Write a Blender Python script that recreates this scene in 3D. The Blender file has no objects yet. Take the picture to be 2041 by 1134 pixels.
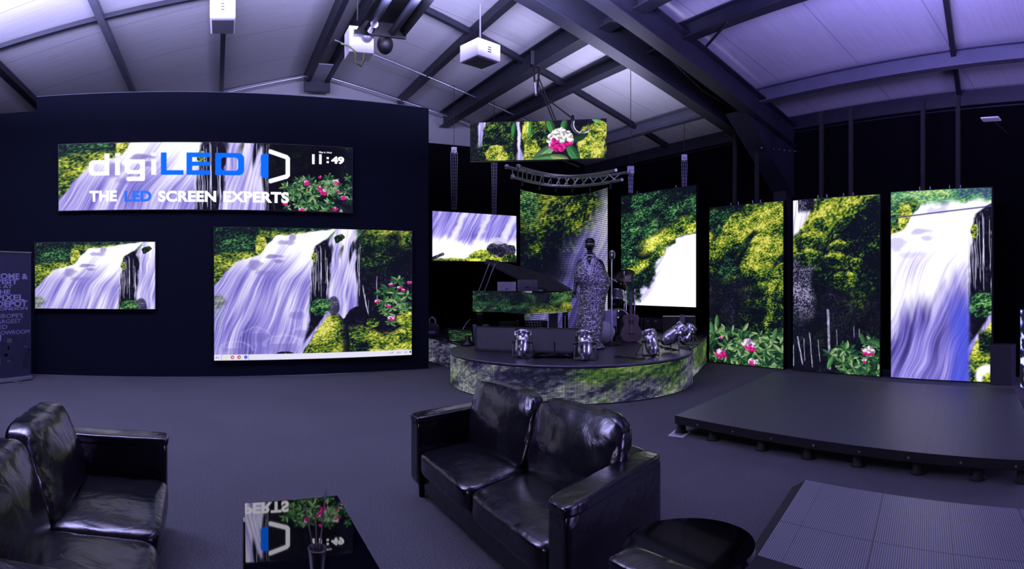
import bpy, math, random
import numpy as np
from mathutils import Vector, Matrix, noise as mnoise

# ---------------------------------------------------------------- camera: a cylindrical phone panorama
F, X0, YH, CH = 1204.0, 350.0, 563.0, 1.6      # px per radian, px column that looks along +Y, horizon row, eye height
sc = bpy.context.scene
cam = bpy.data.cameras.new('camera'); co = bpy.data.objects.new('camera', cam); sc.collection.objects.link(co)
cam.type = 'PANO'; cam.panorama_type = 'CENTRAL_CYLINDRICAL'
cam.central_cylindrical_range_u_min = -2041 / 2 / F; cam.central_cylindrical_range_u_max = 2041 / 2 / F
cam.central_cylindrical_range_v_min = -(1134 - YH) / F; cam.central_cylindrical_range_v_max = YH / F
cam.central_cylindrical_radius = 1.0
cam.clip_start = .05; cam.clip_end = 100
co.location = (0, 0, CH); co.rotation_euler = (math.pi / 2, 0, -(2041 / 2 - X0) / F)
sc.camera = co
sc.view_settings.view_transform = 'Standard'; sc.view_settings.look = 'None'
sc.view_settings.exposure = 0.0; sc.view_settings.gamma = 1.0; sc.view_settings.use_curve_mapping = False
sc.cycles.use_denoising = True; sc.cycles.max_bounces = 6; sc.cycles.diffuse_bounces = 3; sc.cycles.glossy_bounces = 4
sc.cycles.sample_clamp_indirect = 4.0; sc.cycles.caustics_reflective = False; sc.cycles.caustics_refractive = False

# ---------------------------------------------------------------- light: dim violet surround + added fill lamps, none with a fixture
w = bpy.data.worlds.new('world'); sc.world = w; w.use_nodes = True
w.node_tree.nodes['Background'].inputs[0].default_value = (.20, .18, .50, 1); w.node_tree.nodes['Background'].inputs[1].default_value = .22
def area(name, loc, target, size, power, col, sy=None, spread=180):
    l = bpy.data.lights.new(name, 'AREA'); l.shape = 'RECTANGLE'; l.size = size; l.size_y = sy or size; l.energy = power; l.color = col; l.spread = math.radians(spread)
    o = bpy.data.objects.new(name, l); sc.collection.objects.link(o); o.location = loc
    o.rotation_euler = (Vector(target) - Vector(loc)).to_track_quat('-Z', 'Y').to_euler(); return o
area('roof_fill', (-1.6, 6.0, 4.6), (-1.45, 6.65, 6.4), 4.5, 1500, (.52, .50, .98), .8, 150)  # added uplights without fixtures, brighten the roof lining from out of view
area('roof_fill', (3.3, 5.8, 4.9), (3.6, 6.8, 6.9), 3.0, 820, (.53, .51, .97), .8, 150)
area('roof_fill', (4.9, 2.4, 4.35), (6.3, 3.0, 6.3), 2.6, 380, (.36, .29, 1.0), 1.2, 160)
area('roof_fill', (6.9, 8.3, 3.7), (6.9, 8.8, 6.3), 1.4, 90, (.60, .57, .90), .6, 160)  # added unseen lamp over the stage, brightens the roof above it
area('fill_light', (8.6, -3.0, 1.9), (4.0, 3.0, 0.0), 2.6, 300, (.44, .34, 1.0), 3.0)  # added fill from the right, stands in for an unseen screen
area('fill_light', (-5.0, -2.0, 2.2), (1.0, 5.0, 0.0), 3.0, 170, (.60, .50, .9), 2.5)  # added fill from behind left, in place of an unseen screen

# ---------------------------------------------------------------- helpers
AX = 80 / F                                     # the roof runs 3.8 degrees off the partition walls
EXR = Vector((math.cos(AX), -math.sin(AX), 0)); EYR = Vector((math.sin(AX), math.cos(AX), 0))
XR, HR, SL = 2.33, 4.95, .22                    # ridge position, ridge height over the eye, roof slope
def roofz(xr): return CH + HR - SL * abs(xr - XR)
def RP(xr, yr, z): return EXR * xr + EYR * yr + Vector((0, 0, z))
def th(px): return (px - X0) / F
def pr(px, py, r): t = th(px); return Vector((r * math.sin(t), r * math.cos(t), CH + (YH - py) / F * r))
def pz(px, py, z): return pr(px, py, (CH - z) * F / (py - YH))
def pX(px, py, X): return pr(px, py, X / math.sin(th(px)))
def pY(px, py, Y): return pr(px, py, Y / math.cos(th(px)))
def proof(px, py, off=0.):
    t = th(px) - AX; k = (YH - py) / F; s = math.sin(t)
    r = (HR - off + SL * XR) / (k + SL * s)
    if r * s < XR: r = (HR - off - SL * XR) / (k - SL * s)
    return pr(px, py, r)
def lin(c): return tuple(((v / 255) / 12.92 if v / 255 <= .04045 else ((v / 255 + .055) / 1.055) ** 2.4) for v in c)

def nodes(name):
    m = bpy.data.materials.new(name); m.use_nodes = True; nt = m.node_tree
    return m, nt, nt.nodes['Principled BSDF']
def mat(name, col, rough=.5, metal=0., spec=.5, bump=0., bs=50., var=0., vs=8., coat=0., aniso=None):
    m, nt, b = nodes(name); c = (*lin(col), 1)
    b.inputs['Base Color'].default_value = c; b.inputs['Roughness'].default_value = rough; b.inputs['Metallic'].default_value = metal
    b.inputs['Specular IOR Level'].default_value = spec; b.inputs['Coat Weight'].default_value = coat
    tc = nt.nodes.new('ShaderNodeTexCoord')
    if var:
        n = nt.nodes.new('ShaderNodeTexNoise'); n.inputs['Scale'].default_value = vs; n.inputs['Detail'].default_value = 4
        nt.links.new(tc.outputs['Object'], n.inputs['Vector'])
        mx = nt.nodes.new('ShaderNodeMixRGB'); mx.inputs[1].default_value = tuple(v * (1 - var) for v in c[:3]) + (1,); mx.inputs[2].default_value = tuple(min(1, v * (1 + var)) for v in c[:3]) + (1,)
        nt.links.new(n.outputs['Fac'], mx.inputs[0]); nt.links.new(mx.outputs[0], b.inputs['Base Color'])
    if bump:
        n = nt.nodes.new('ShaderNodeTexNoise'); n.inputs['Scale'].default_value = bs; n.inputs['Detail'].default_value = 3
        nt.links.new(tc.outputs['Object'], n.inputs['Vector'])
        bp = nt.nodes.new('ShaderNodeBump'); bp.inputs['Strength'].default_value = bump; bp.inputs['Distance'].default_value = .01
        nt.links.new(n.outputs['Fac'], bp.inputs['Height']); nt.links.new(bp.outputs[0], b.inputs['Normal'])
    return m
def led(name, pic, strength=1., grid=None, rows=0., smooth=True, sharp=.3):
    """a screen: the picture made above as emission; grid = (columns, rows) of visible light points"""
    a = pic.srgb()[::-1]; h, wd = a.shape[:2]
    im = bpy.data.images.new(name, wd, h); px = np.ones((h, wd, 4), np.float32); px[..., :3] = a
    im.pixels.foreach_set(px.ravel()); im.update(); im.pack()
    m, nt, b = nodes(name); t = nt.nodes.new('ShaderNodeTexImage'); t.image = im; t.extension = 'EXTEND'
    uv = nt.nodes.new('ShaderNodeUVMap'); nt.links.new(uv.outputs[0], t.inputs[0])
    b.inputs['Base Color'].default_value = (.004, .004, .007, 1); b.inputs['Roughness'].default_value = .6; b.inputs['Specular IOR Level'].default_value = .08
    src = t.outputs['Color']
    if grid:
        sp = nt.nodes.new('ShaderNodeSeparateXYZ'); nt.links.new(uv.outputs[0], sp.inputs[0]); outs = []
        for k, g in enumerate(grid):
            if not g: continue
            mu = nt.nodes.new('ShaderNodeMath'); mu.operation = 'MULTIPLY'; mu.inputs[1].default_value = g; nt.links.new(sp.outputs[k], mu.inputs[0])
            pp = nt.nodes.new('ShaderNodeMath'); pp.operation = 'PINGPONG'; pp.inputs[1].default_value = .5; nt.links.new(mu.outputs[0], pp.inputs[0])
            mr = nt.nodes.new('ShaderNodeMapRange'); mr.interpolation_type = 'SMOOTHSTEP'; mr.inputs['From Min'].default_value = .5 - sharp - .15; mr.inputs['From Max'].default_value = .5 - sharp + .15
            nt.links.new(pp.outputs[0], mr.inputs['Value']); outs.append(mr.outputs[0])
        o = outs[0]
        if len(outs) > 1:
            q = nt.nodes.new('ShaderNodeMath'); q.operation = 'MULTIPLY'; nt.links.new(outs[0], q.inputs[0]); nt.links.new(outs[1], q.inputs[1]); o = q.outputs[0]
        mx = nt.nodes.new('ShaderNodeMixRGB'); mx.inputs[1].default_value = (.004, .004, .01, 1); nt.links.new(o, mx.inputs[0]); nt.links.new(src, mx.inputs[2]); src = mx.outputs[0]
    nt.links.new(src, b.inputs['Emission Color']); b.inputs['Emission Strength'].default_value = strength
    return m
def glow(name, col, s=1.):
    m, nt, b = nodes(name); b.inputs['Base Color'].default_value = (0, 0, 0, 1); b.inputs['Emission Color'].default_value = (*lin(col), 1); b.inputs['Emission Strength'].default_value = s
    return m

WM = {}
def tag(o, label=None, cat=None, group=None, kind=None):
    if label: o['label'] = label
    if cat: o['category'] = cat
    if group: o['group'] = group
    if kind: o['kind'] = kind
    return o
def thing(name, label, cat, loc=(0, 0, 0), rz=0., group=None):
    o = bpy.data.objects.new(name, None); sc.collection.objects.link(o); o.location = loc; o.rotation_euler = (0, 0, rz)
    o.empty_display_size = .1; WM[o] = Matrix.Translation(loc) @ Matrix.Rotation(rz, 4, 'Z'); return tag(o, label, cat, group)
class MB:
    def __init__(s): s.v = []; s.f = []; s.sm = []; s.uv = []
    def add(s, vs, fs, smooth=False, uvs=None):
        k = len(s.v); s.v += [Vector(v) for v in vs]; s.f += [tuple(i + k for i in f) for f in fs]; s.sm += [smooth] * len(fs)
        s.uv += uvs if uvs else [(0, 0)] * len(vs); return s
    def para(s, p, a, b, c):
        p, a, b, c = map(Vector, (p, a, b, c)); v = [p, p + a, p + a + b, p + b, p + c, p + a + c, p + a + b + c, p + b + c]
        f = [(0, 3, 2, 1), (4, 5, 6, 7), (0, 1, 5, 4), (1, 2, 6, 5), (2, 3, 7, 6), (3, 0, 4, 7)]
        if a.cross(b).dot(c) < 0: f = [t[::-1] for t in f]
        return s.add(v, f)
    def box(s, x0, y0, z0, x1, y1, z1): return s.para((x0, y0, z0), (x1 - x0, 0, 0), (0, y1 - y0, 0), (0, 0, z1 - z0))
    def prism(s, pts, z0, z1):
        n = len(pts); v = [(p[0], p[1], z0) for p in pts] + [(p[0], p[1], z1) for p in pts]
        return s.add(v, [tuple(range(n))[::-1], tuple(range(n, 2 * n))] + [(i, (i + 1) % n, n + (i + 1) % n, n + i) for i in range(n)])
    def bar(s, p, q, wd, h, up=(0, 0, 1)):
        p, q = Vector(p), Vector(q); d = (q - p).normalized(); sd = d.cross(Vector(up)).normalized(); u = sd.cross(d)
        return s.para(p - sd * wd / 2 - u * h / 2, q - p, sd * wd, u * h)
    def ibeam(s, p, q, wd, h, t=.02):
        p, q = Vector(p), Vector(q); d = (q - p).normalized(); sd = d.cross(Vector((0, 0, 1))).normalized(); u = sd.cross(d)
        for (a, b, c, e) in ((-wd / 2, 0, wd, t), (-t / 2, t, t, h - 2 * t), (-wd / 2, h - t, wd, t)): s.para(p + sd * a + u * (b - h), q - p, sd * c, u * e)
        return s
    def cyl(s, p, q, r, r2=None, n=12, cap=True):
        p, q = Vector(p), Vector(q); r2 = r if r2 is None else r2; d = (q - p).normalized(); a = d.orthogonal().normalized(); b = d.cross(a)
        v = []; 
        for c, rr in ((p, r), (q, r2)): v += [c + (a * math.cos(6.28318 * i / n) + b * math.sin(6.28318 * i / n)) * rr for i in range(n)]
        s.add(v, [(i, (i + 1) % n, n + (i + 1) % n, n + i) for i in range(n)], n > 6)
        if cap: s.add(v, [tuple(range(n))[::-1], tuple(range(n, 2 * n))])
        return s
    def lathe(s, prof, p=(0, 0, 0), M=None, n=24, rib=0.):
        v = []; M = M or Matrix.Identity(3)
        for (r, z) in prof: v += [Vector(p) + M @ Vector((r * (1 + (rib if i % 2 else 0)) * math.cos(6.28318 * i / n), r * (1 + (rib if i % 2 else 0)) * math.sin(6.28318 * i / n), z)) for i in range(n)]
        m = len(prof); return s.add(v, [(j * n + i, j * n + (i + 1) % n, (j + 1) * n + (i + 1) % n, (j + 1) * n + i) for j in range(m - 1) for i in range(n)], True)
    def tube(s, pts, r, n=8, cl=False, rf=None):
        pts = [Vector(p) for p in pts]; m = len(pts); v = []
        for i, p in enumerate(pts):
            d = (pts[(i + 1) % m if cl else min(i + 1, m - 1)] - pts[(i - 1) % m if cl else max(i - 1, 0)]).normalized()
            a = d.cross(Vector((0.013, 0.02, 1))); a = a.normalized() if a.length > .05 else Vector((1, 0, 0)); b = d.cross(a); rr = r * (rf(i) if rf else 1)
            v += [p + (a * math.cos(6.28318 * k / n) + b * math.sin(6.28318 * k / n)) * rr for k in range(n)]
        fs = [(j * n + k, j * n + (k + 1) % n, ((j + 1) % m) * n + (k + 1) % n, ((j + 1) % m) * n + k) for j in range(m if cl else m - 1) for k in range(n)]
        s.add(v, fs, True)
        if not cl: s.add(v[:n], [tuple(range(n))[::-1]]); s.add(v[-n:], [tuple(range(n))])
        return s
    def ell(s, c, rx, ry, rz, M=None, n=16, k=10):
        M = M or Matrix.Identity(3); v = []
        for j in range(k + 1):
            a = math.pi * j / k
            v += [Vector(c) + M @ Vector((rx * math.sin(a) * math.cos(6.28318 * i / n), ry * math.sin(a) * math.sin(6.28318 * i / n), -rz * math.cos(a))) for i in range(n)]
        return s.add(v, [(j * n + i, j * n + (i + 1) % n, (j + 1) * n + (i + 1) % n, (j + 1) * n + i) for j in range(k) for i in range(n)], True)
    def puff(s, c, sz, p=6., n=16, bulge=.25, fn=None, wr=0., seed=0, axis=2):
        """soft rounded block: super-ellipsoid cube grid, thicker in the middle, wrinkled"""
        idx = {}; vs = []; fs = []
        def vid(a):
            if a in idx: return idx[a]
            q = [2 * t / n - 1 for t in a]; m = sum(abs(t) ** p for t in q) ** (1 / p) if any(q) else 1; q = [t / m for t in q]
            o = [k for k in range(3) if k != axis]; q[axis] *= 1 - bulge + bulge * (1 - q[o[0]] ** 2) * (1 - q[o[1]] ** 2)
            for k in o: q[k] *= 1 - .05 * bulge * (1 - abs(q[o[0]])) 
            P = Vector((q[0] * sz[0] / 2, q[1] * sz[1] / 2, q[2] * sz[2] / 2))
            if wr:
                e = max(abs(q[o[0]]), abs(q[o[1]])); g = mnoise.noise(Vector((P.x * 9 + seed, P.y * 9, P.z * 9))) * .6 + mnoise.noise(Vector((P.x * 26 + seed, P.y * 22, P.z * 26))) * (.2 + .5 * e ** 3)
                P = P * (1 + wr * g); P[axis] += wr * g * .25 * (1 if q[axis] > 0 else -1)
            P = P + Vector(c); idx[a] = len(vs); vs.append(fn(P) if fn else P); return idx[a]
        for ax in range(3):
            u, v = [(1, 2), (2, 0), (0, 1)][ax]
            for e in (0, n):
                for i in range(n):
                    for j in range(n):
                        q = []
                        for (di, dj) in ((0, 0), (1, 0), (1, 1), (0, 1)):
                            a = [0, 0, 0]; a[ax] = e; a[u] = i + di; a[v] = j + dj; q.append(vid(tuple(a)))
                        fs.append(tuple(q) if e else tuple(q[::-1]))
        return s.add(vs, fs, True)
    def grid(s, fn, nu, nv, smooth=True, rev=False):
        vs = [fn(i / nu, j / nv) for j in range(nv + 1) for i in range(nu + 1)]; uv = [(i / nu, j / nv) for j in range(nv + 1) for i in range(nu + 1)]
        fs = [(j * (nu + 1) + i, j * (nu + 1) + i + 1, (j + 1) * (nu + 1) + i + 1, (j + 1) * (nu + 1) + i) for j in range(nv) for i in range(nu)]
        if rev: fs = [f[::-1] for f in fs]
        return s.add(vs, fs, smooth, uv)
    def build(s, name, m, parent=None, label=None, cat=None, group=None, kind=None, local=False, bevel=0., org=None):
        vs = s.v
        if parent is not None:
            W = WM[parent]
            if not local: I = W.inverted(); vs = [I @ v for v in vs]
        else:
            if org is None:
                xs = [v.x for v in vs]; ys = [v.y for v in vs]; org = Vector(((min(xs) + max(xs)) / 2, (min(ys) + max(ys)) / 2, min(v.z for v in vs)))
            vs = [v - Vector(org) for v in vs]; W = Matrix.Translation(org)
        me = bpy.data.meshes.new(name); me.from_pydata([tuple(v) for v in vs], [], s.f); me.polygons.foreach_set('use_smooth', s.sm)
        ul = me.uv_layers.new(name='UVMap'); li = np.empty(len(me.loops), np.int32); me.loops.foreach_get('vertex_index', li)
        ul.data.foreach_set('uv', np.array(s.uv, np.float32)[li].ravel()); me.materials.append(m); me.update()
        o = bpy.data.objects.new(name, me); sc.collection.objects.link(o); WM[o] = W
        if parent is not None: o.parent = parent
        else: o.location = org
        if bevel:
            bv = o.modifiers.new('bevel', 'BEVEL'); bv.width = bevel; bv.segments = 2; bv.limit_method = 'ANGLE'
        return tag(o, label, cat, group, kind)
def copy_tree(o, parent=None):
    c = o.copy(); sc.collection.objects.link(c); c.parent = parent
    for ch in list(o.children): copy_tree(ch, c)
    return c
def text(body, name, m, parent, org, ex, ey, width, height, bold=0.0, spacing=1.0, left=True):
    """flat lettering: org is the lower left corner, ex / ey unit vectors, fitted to width x height (cap height)"""
    cu = bpy.data.curves.new('lettering', 'FONT'); cu.body = body; cu.offset = bold; cu.space_character = spacing; cu.resolution_u = 4
    o = bpy.data.objects.new('lettering', cu); sc.collection.objects.link(o); dg = bpy.context.evaluated_depsgraph_get(); dg.update()
    me = o.evaluated_get(dg).to_mesh(); vs = [v.co.copy() for v in me.vertices]; fs = [tuple(p.vertices) for p in me.polygons]
    sc.collection.objects.unlink(o); bpy.data.objects.remove(o); bpy.data.curves.remove(cu)
    x0 = min(v.x for v in vs); x1 = max(v.x for v in vs); H = .73
    ex, ey = Vector(ex), Vector(ey); mb = MB(); kx = width / (x1 - x0) if width else height / H
    mb.add([Vector(org) + ex * ((v.x - x0) * kx) + ey * (v.y * height / H) for v in vs], fs)
    return mb.build(name, m, parent)
# ---------------------------------------------------------------- pictures shown on the screens (all drawn by code)
def _h(ix, iy, s):
    n = (ix.astype(np.int64) * 374761393 + iy.astype(np.int64) * 668265263 + s * 974634777) & 0xffffffff
    n = ((n ^ (n >> 13)) * 1274126177) & 0xffffffff
    return ((n ^ (n >> 16)) & 0xffff) / 65535.0
def vn(x, y, s=0):
    ix = np.floor(x); iy = np.floor(y); fx = x - ix; fy = y - iy
    fx = fx * fx * (3 - 2 * fx); fy = fy * fy * (3 - 2 * fy)
    a = _h(ix, iy, s); b = _h(ix + 1, iy, s); c = _h(ix, iy + 1, s); d = _h(ix + 1, iy + 1, s)
    return (a * (1 - fx) + b * fx) * (1 - fy) + (c * (1 - fx) + d * fx) * fy
def fbm(x, y, o=4, s=0):
    t = 0; a = .5
    for k in range(o):
        t = t + a * vn(x * 2 ** k, y * 2 ** k, s + k * 17); a *= .5
    return t / (1 - .5 ** o)
def sst(a, b, x):
    t = np.clip((x - a) / (b - a), 0, 1); return t * t * (3 - 2 * t)
def ramp(t, stops):
    ps = [p for p, c in stops]
    return np.stack([np.interp(t, ps, [c[k] for p, c in stops]) for k in range(3)], -1)
MOSS = [(0, (8, 12, 24)), (.22, (14, 26, 24)), (.42, (36, 68, 34)), (.6, (96, 124, 36)), (.8, (158, 164, 46)), (1.05, (224, 220, 110))]
LEAFY = [(0, (8, 12, 22)), (.3, (20, 40, 34)), (.5, (44, 96, 56)), (.72, (96, 150, 82)), (1, (178, 204, 120))]
WATER = [(0, (58, 50, 112)), (.25, (104, 94, 180)), (.5, (148, 138, 218)), (.75, (206, 198, 240)), (1, (252, 250, 255))]
ROCK = [(0, (5, 6, 14)), (.55, (14, 14, 28)), (.8, (44, 42, 66)), (1, (150, 146, 180))]
class Pic:
    """a picture of w x h pixels; x, y run over the window (x0, y0, x1, y1) of the scene drawn"""
    def __init__(s, w, h, win):
        s.w, s.h = w, h
        s.x, s.y = np.meshgrid(np.linspace(win[0], win[2], w), np.linspace(win[1], win[3], h))
        s.c = np.zeros((h, w, 3)); s.px = (win[2] - win[0]) / w
    def put(s, m, col):
        m = np.clip(m, 0, 1)[..., None]; s.c = s.c * (1 - m) + np.asarray(col, float) * m
    def moss(s, m, b=.5, pal=MOSS, sc=1., sd=1):
        big = fbm(s.x * 7 * sc, s.y * 9 * sc, 3, sd); fine = fbm((s.x + .3 * s.y) * 110 * sc, s.y * 130 * sc, 2, sd + 5)
        ly = fbm(s.x * 15 * sc + 3 * s.y, s.y * 24 * sc, 2, sd + 9)
        t = b - .06 + (big - .5) * .8 + (ly - .5) * .7 + (fine - .5) * 1.05
        s.put(m, ramp(t, pal))
    def rock(s, m, sd=3, b=0):
        t = fbm(s.x * 90, s.y * 90, 2, sd) * .75 + fbm(s.x * 9, s.y * 9, 3, sd + 2) * .45 - .12 + b
        s.put(m, ramp(t, ROCK))
    def water(s, m, b=.5, slant=.35, sd=7, sc=1., curve=0):
        q = s.x + s.y * slant + curve * s.y ** 2 + (fbm(s.x * 5, s.y * 5, 2, sd) - .5) * .05
        st = vn(q * 210 * sc, s.y * 7 * sc, sd) * .34 + vn(q * 80 * sc, s.y * 5 * sc, sd + 3) * .34 + vn(q * 26 * sc, s.y * 4 * sc, sd + 5) * .28 + vn(q * 9 * sc, s.y * 3.2 * sc, sd + 6) * .2
        s.put(m, ramp(np.clip(b + (st - .56) * .95, 0, 1), WATER))
    def drip(s, x, y0, y1, w, lean=0., a=.9, col=(214, 208, 246)):
        cx = x + lean * (s.y - y0) + (vn(s.y * 14, s.y * 0 + x * 99, 5) - .5) * .006
        m = sst(w, w * .3, np.abs(s.x - cx)) * sst(y0 - .004, y0 + .015, s.y) * sst(y1, y1 - .03, s.y)
        s.put(m * a * (.55 + .45 * vn(s.x * 60, s.y * 40, 4)), col)
    def sub(s, cx, cy, r):
        i0 = np.searchsorted(s.x[0], cx - r); i1 = np.searchsorted(s.x[0], cx + r)
        j0 = np.searchsorted(s.y[:, 0], cy - r); j1 = np.searchsorted(s.y[:, 0], cy + r)
        return slice(j0, j1), slice(i0, i1)
    def leaf(s, cx, cy, L, W, an, col):
        J, I = s.sub(cx, cy, L * 1.1 + .001)
        if J.stop <= J.start or I.stop <= I.start: return
        dx = s.x[J, I] - cx; dy = s.y[J, I] - cy; c, n = math.cos(an), math.sin(an)
        u = (dx * c + dy * n) / L; v = (-dx * n + dy * c) / W
        d = np.abs(v) / np.maximum(1e-3, 1 - u * u) ** .8
        m = (sst(1.1, .85, d) * (np.abs(u) < 1))[..., None]
        sh = .78 + .35 * np.clip(v, -1, 1) + .5 * sst(.14, .0, np.abs(v)) * (1 - np.abs(u))
        s.c[J, I] = s.c[J, I] * (1 - m) + np.clip(np.asarray(col, float) * sh[..., None], 0, 255) * m
    def whorl(s, cx, cy, r, rnd, n=8, pal=((52, 104, 66), (96, 148, 84), (150, 186, 128), (30, 66, 46))):
        a0 = rnd.random() * 6
        for k in range(n):
            a = a0 + k * 6.283 / n + rnd.uniform(-.3, .3); L = r * rnd.uniform(.36, .56)
            s.leaf(cx + math.cos(a) * L, cy + math.sin(a) * L * .85, L, L * .34, math.atan2(math.sin(a) * .85, math.cos(a)), pal[rnd.randrange(len(pal))])
    def flower(s, cx, cy, r, rnd, hot=.5):
        for k in range(26):
            a = rnd.random() * 6.283; d = r * math.sqrt(rnd.random()) * .8
            px, py = cx + math.cos(a) * d, cy + math.sin(a) * d * .8
            low = (py - cy) / r + rnd.uniform(-.3, .3) > (.5 - hot) * 1.2
            s.leaf(px, py, r * .34, r * .26, rnd.random() * 3, (238, 36, 150) if low else ((252, 238, 255) if rnd.random() < .75 else (206, 170, 232)))
    def shrub(s, pts, r, seed, n=34, leaf=.03):
        rnd = random.Random(seed)
        for k in range(n):
            (x0, y0, x1, y1) = pts
            s.whorl(rnd.uniform(x0, x1), rnd.uniform(y0, y1), leaf * rnd.uniform(.7, 1.3), rnd, rnd.randint(5, 8))
    def srgb(s): return np.clip(s.c / 255., 0, 1)

def falls(w, h, win, bright=0.):
    """mossy waterfall over a cliff, shrub with pink flowers at the right; full view is x 0..1, y 0..1"""
    p = Pic(w, h, win); x, y = p.x, p.y; one = np.ones_like(x); wob = lambda k, a, sd=0: (fbm(x * k, y * k, 3, sd) - .5) * a
    p.moss(one, .12 + .25 * sst(.3, .1, y) + bright * .5, LEAFY, 1.1, 11)
    # bright bushes left of the fall
    p.moss(sst(.02, -.02, np.abs(y - (.30 - .25 * x)) - .075 - wob(9, .1, 3)) * sst(.24, .2, x), .62, MOSS, 1, 21)
    p.moss(sst(.02, -.02, np.abs(y - .36) - .05 - wob(9, .08, 3)) * sst(.1, .04, x), .5, MOSS, 1, 22)
    e = sst(1.1, .9, np.hypot((x - .225) / .032, (y - .13) / .085) + wob(20, .5, 8)); p.moss(e, .84, MOSS, 1.5, 23)
    p.moss(sst(.01, -.01, np.abs(y - .05 - wob(9, .05, 4)) - .025) * sst(.2, .24, x) * sst(.5, .44, x), .68, MOSS, 1, 24)
    # right-hand cliff, very dark with moss
    R = sst(.70, .745, x + wob(8, .06, 5))
    p.moss(R, -.02 + .42 * sst(.2, .02, np.abs(y - .16 - .5 * (x - .8) - wob(6, .3, 8))) * sst(.98, .8, x), MOSS, 1.1, 31)
    p.rock(R * sst(.26, .4, y + wob(8, .1, 6)) * .9, 33)
    p.moss(sst(.13, .03, y + wob(9, .08, 7) + .5 * np.abs(x - .8)) * sst(.72, .78, x), .6, MOSS, 1, 34)
    p.moss(sst(.92, .97, x + wob(12, .05, 9)) * sst(.17, .12, y + wob(12, .06, 8)), .78, MOSS, 1, 35)
    # centre: black wet rock between the falls
    C = sst(.455, .475, x) * sst(.73, .71, x) * sst(.05, .10, y)
    p.rock(C, 41)
    # main fall
    top = np.interp(x, [-.5, 0, .05, .1, .17, .22, .26, .3, .4, .46, .52, .6, .75], [.8, .44, .33, .265, .22, .19, .12, .06, .045, .03, .012, -.02, -.05])
    rb = np.interp(y, [-.2, 0, .08, .13, .2, .3, .5, .7, .8, .9, 1], [.66, .6, .545, .5, .485, .475, .465, .465, .455, .43, .40])
    M = sst(-.008, .012, y - top - wob(16, .04, 12)) * sst(.008, -.008, x - rb - wob(16, .02, 13))
    wb = .5 + .55 * sst(.42, .12, y + .22 * (.3 - x)) - .12 * sst(.6, 1, y) + bright
    p.water(M, wb, .52, 51, 1, -.2)
    for (cx, cy, rx, ry, a) in ((.19, .275, .035, .045, .6), (.29, .215, .05, .02, .7), (.35, .11, .04, .02, .5), (.25, .34, .05, .02, .4), (.38, .07, .02, .03, .6), (.31, .25, .03, .015, .6)):
        p.put(M * a * sst(1.2, .5, np.hypot((x - cx) / rx, (y - cy) / ry) + wob(26, 1.2, 14)) * (1 - bright), (112, 100, 178))
    # ledges near the foot
    for (cx, cy, rx) in ((.2, .82, .07), (.40, .66, .05), (.33, .9, .09), (.1, .93, .08), (.43, .8, .05)):
        d = np.hypot((x - cx) / rx, (y - cy) / (rx * .9)) + wob(20, .4, 15)
        p.put(M * .25 * sst(.16, .0, np.abs(d - 1)) * (y < cy), (226, 220, 250)); p.put(M * .35 * sst(1, .5, d) * (y > cy - .02), (96, 88, 168))
    p.moss(M * .45 * sst(1, .5, np.hypot((x - .01) / .06, (y - .56) / .07) + wob(20, .6, 16)), .7, MOSS, 1, 52)
    p.moss(sst(.05, .03, x + wob(12, .03, 6)) * sst(.86, .7, y) * sst(.5, .56, y) * .12, .6, LEAFY, 1, 53)
    # second fall
    l2 = np.interp(y, [0, .12, .2, .4, .5, .6, .7, .8, .93, 1], [.60, .555, .575, .56, .555, .56, .52, .475, .41, .4])
    r2 = np.interp(y, [0, .1, .3, .5, .6, .66, .72, .8, .93, 1], [.74, .70, .70, .715, .715, .69, .60, .50, .44, .43])
    gap = fbm((x + .1 * y) * 34, y * 2.4, 2, 61)
    S = sst(-.006, .01, x - l2 - wob(14, .02, 17)) * sst(.006, -.01, x - r2 - wob(14, .02, 18))
    p.water(S * sst(.36, .5, gap + .26 * sst(.16, .05, y) + .28 * sst(.42, .75, y) + bright), .62 + .3 * sst(.2, .0, y), .1, 62, 1.2)
    p.rock(sst(1, .8, np.hypot((x - .585) / .033, (y - .6) / .085) + wob(16, .4, 19)) * .75, 63, .12)
    p.moss(sst(1.05, .85, np.hypot((x - .615 + (y - .07) * .3) / .022, (y - .075) / .045) + wob(30, 1.1, 20)), .6, MOSS, 1.3, 64)
    p.rock(sst(1.05, .9, np.hypot((x - .54) / .035, (y - .2) / .085) + wob(16, .5, 21)), 65)
    p.moss(sst(1.05, .9, np.hypot((x - .49) / .016, (y - .22) / .04) + wob(16, .5, 21)), .6, MOSS, 1.3, 65)
    p.moss(sst(1.05, .85, np.hypot((x - .515) / .06, (y - .6) / .065) + wob(16, .4, 22)) * sst(.462, .474, x), .4, LEAFY, 1.2, 66)
    rnd = random.Random(5)
    for k in range(18): p.drip(rnd.uniform(.465, .555), rnd.uniform(.12, .3), rnd.uniform(.4, .58), .0022, .01)
    for k in range(9): p.drip(rnd.uniform(.68, .722), rnd.uniform(.1, .2), rnd.uniform(.35, .6), .0022, 0)
    p.drip(.735, .43, .68, .005, .12); p.drip(.75, .5, .62, .003, .06); p.drip(.81, .36, .6, .004, .02); p.drip(.765, .55, .68, .002)
    # lower right rocks and moss
    p.rock(sst(1.05, .95, np.hypot((x - .71) / .06, (y - .72) / .115) + wob(14, .3, 23)), 71, .04)
    p.moss(sst(.55, .6, x) * sst(.765, .8, y + wob(9, .09, 24) + .03 * np.sin(x * 20)) * sst(.6, .68, x), .34 + .45 * sst(.74, .82, x), MOSS, 1, 72)
    p.moss(sst(1.05, .9, np.hypot((x - .79) / .035, (y - .73) / .045) + wob(14, .4, 25)), .46, MOSS, 1, 73)
    p.moss(sst(1.05, .9, np.hypot((x - .985) / .068, (y - .71) / .065) + wob(14, .3, 26)), .74, MOSS, 1, 74)
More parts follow.
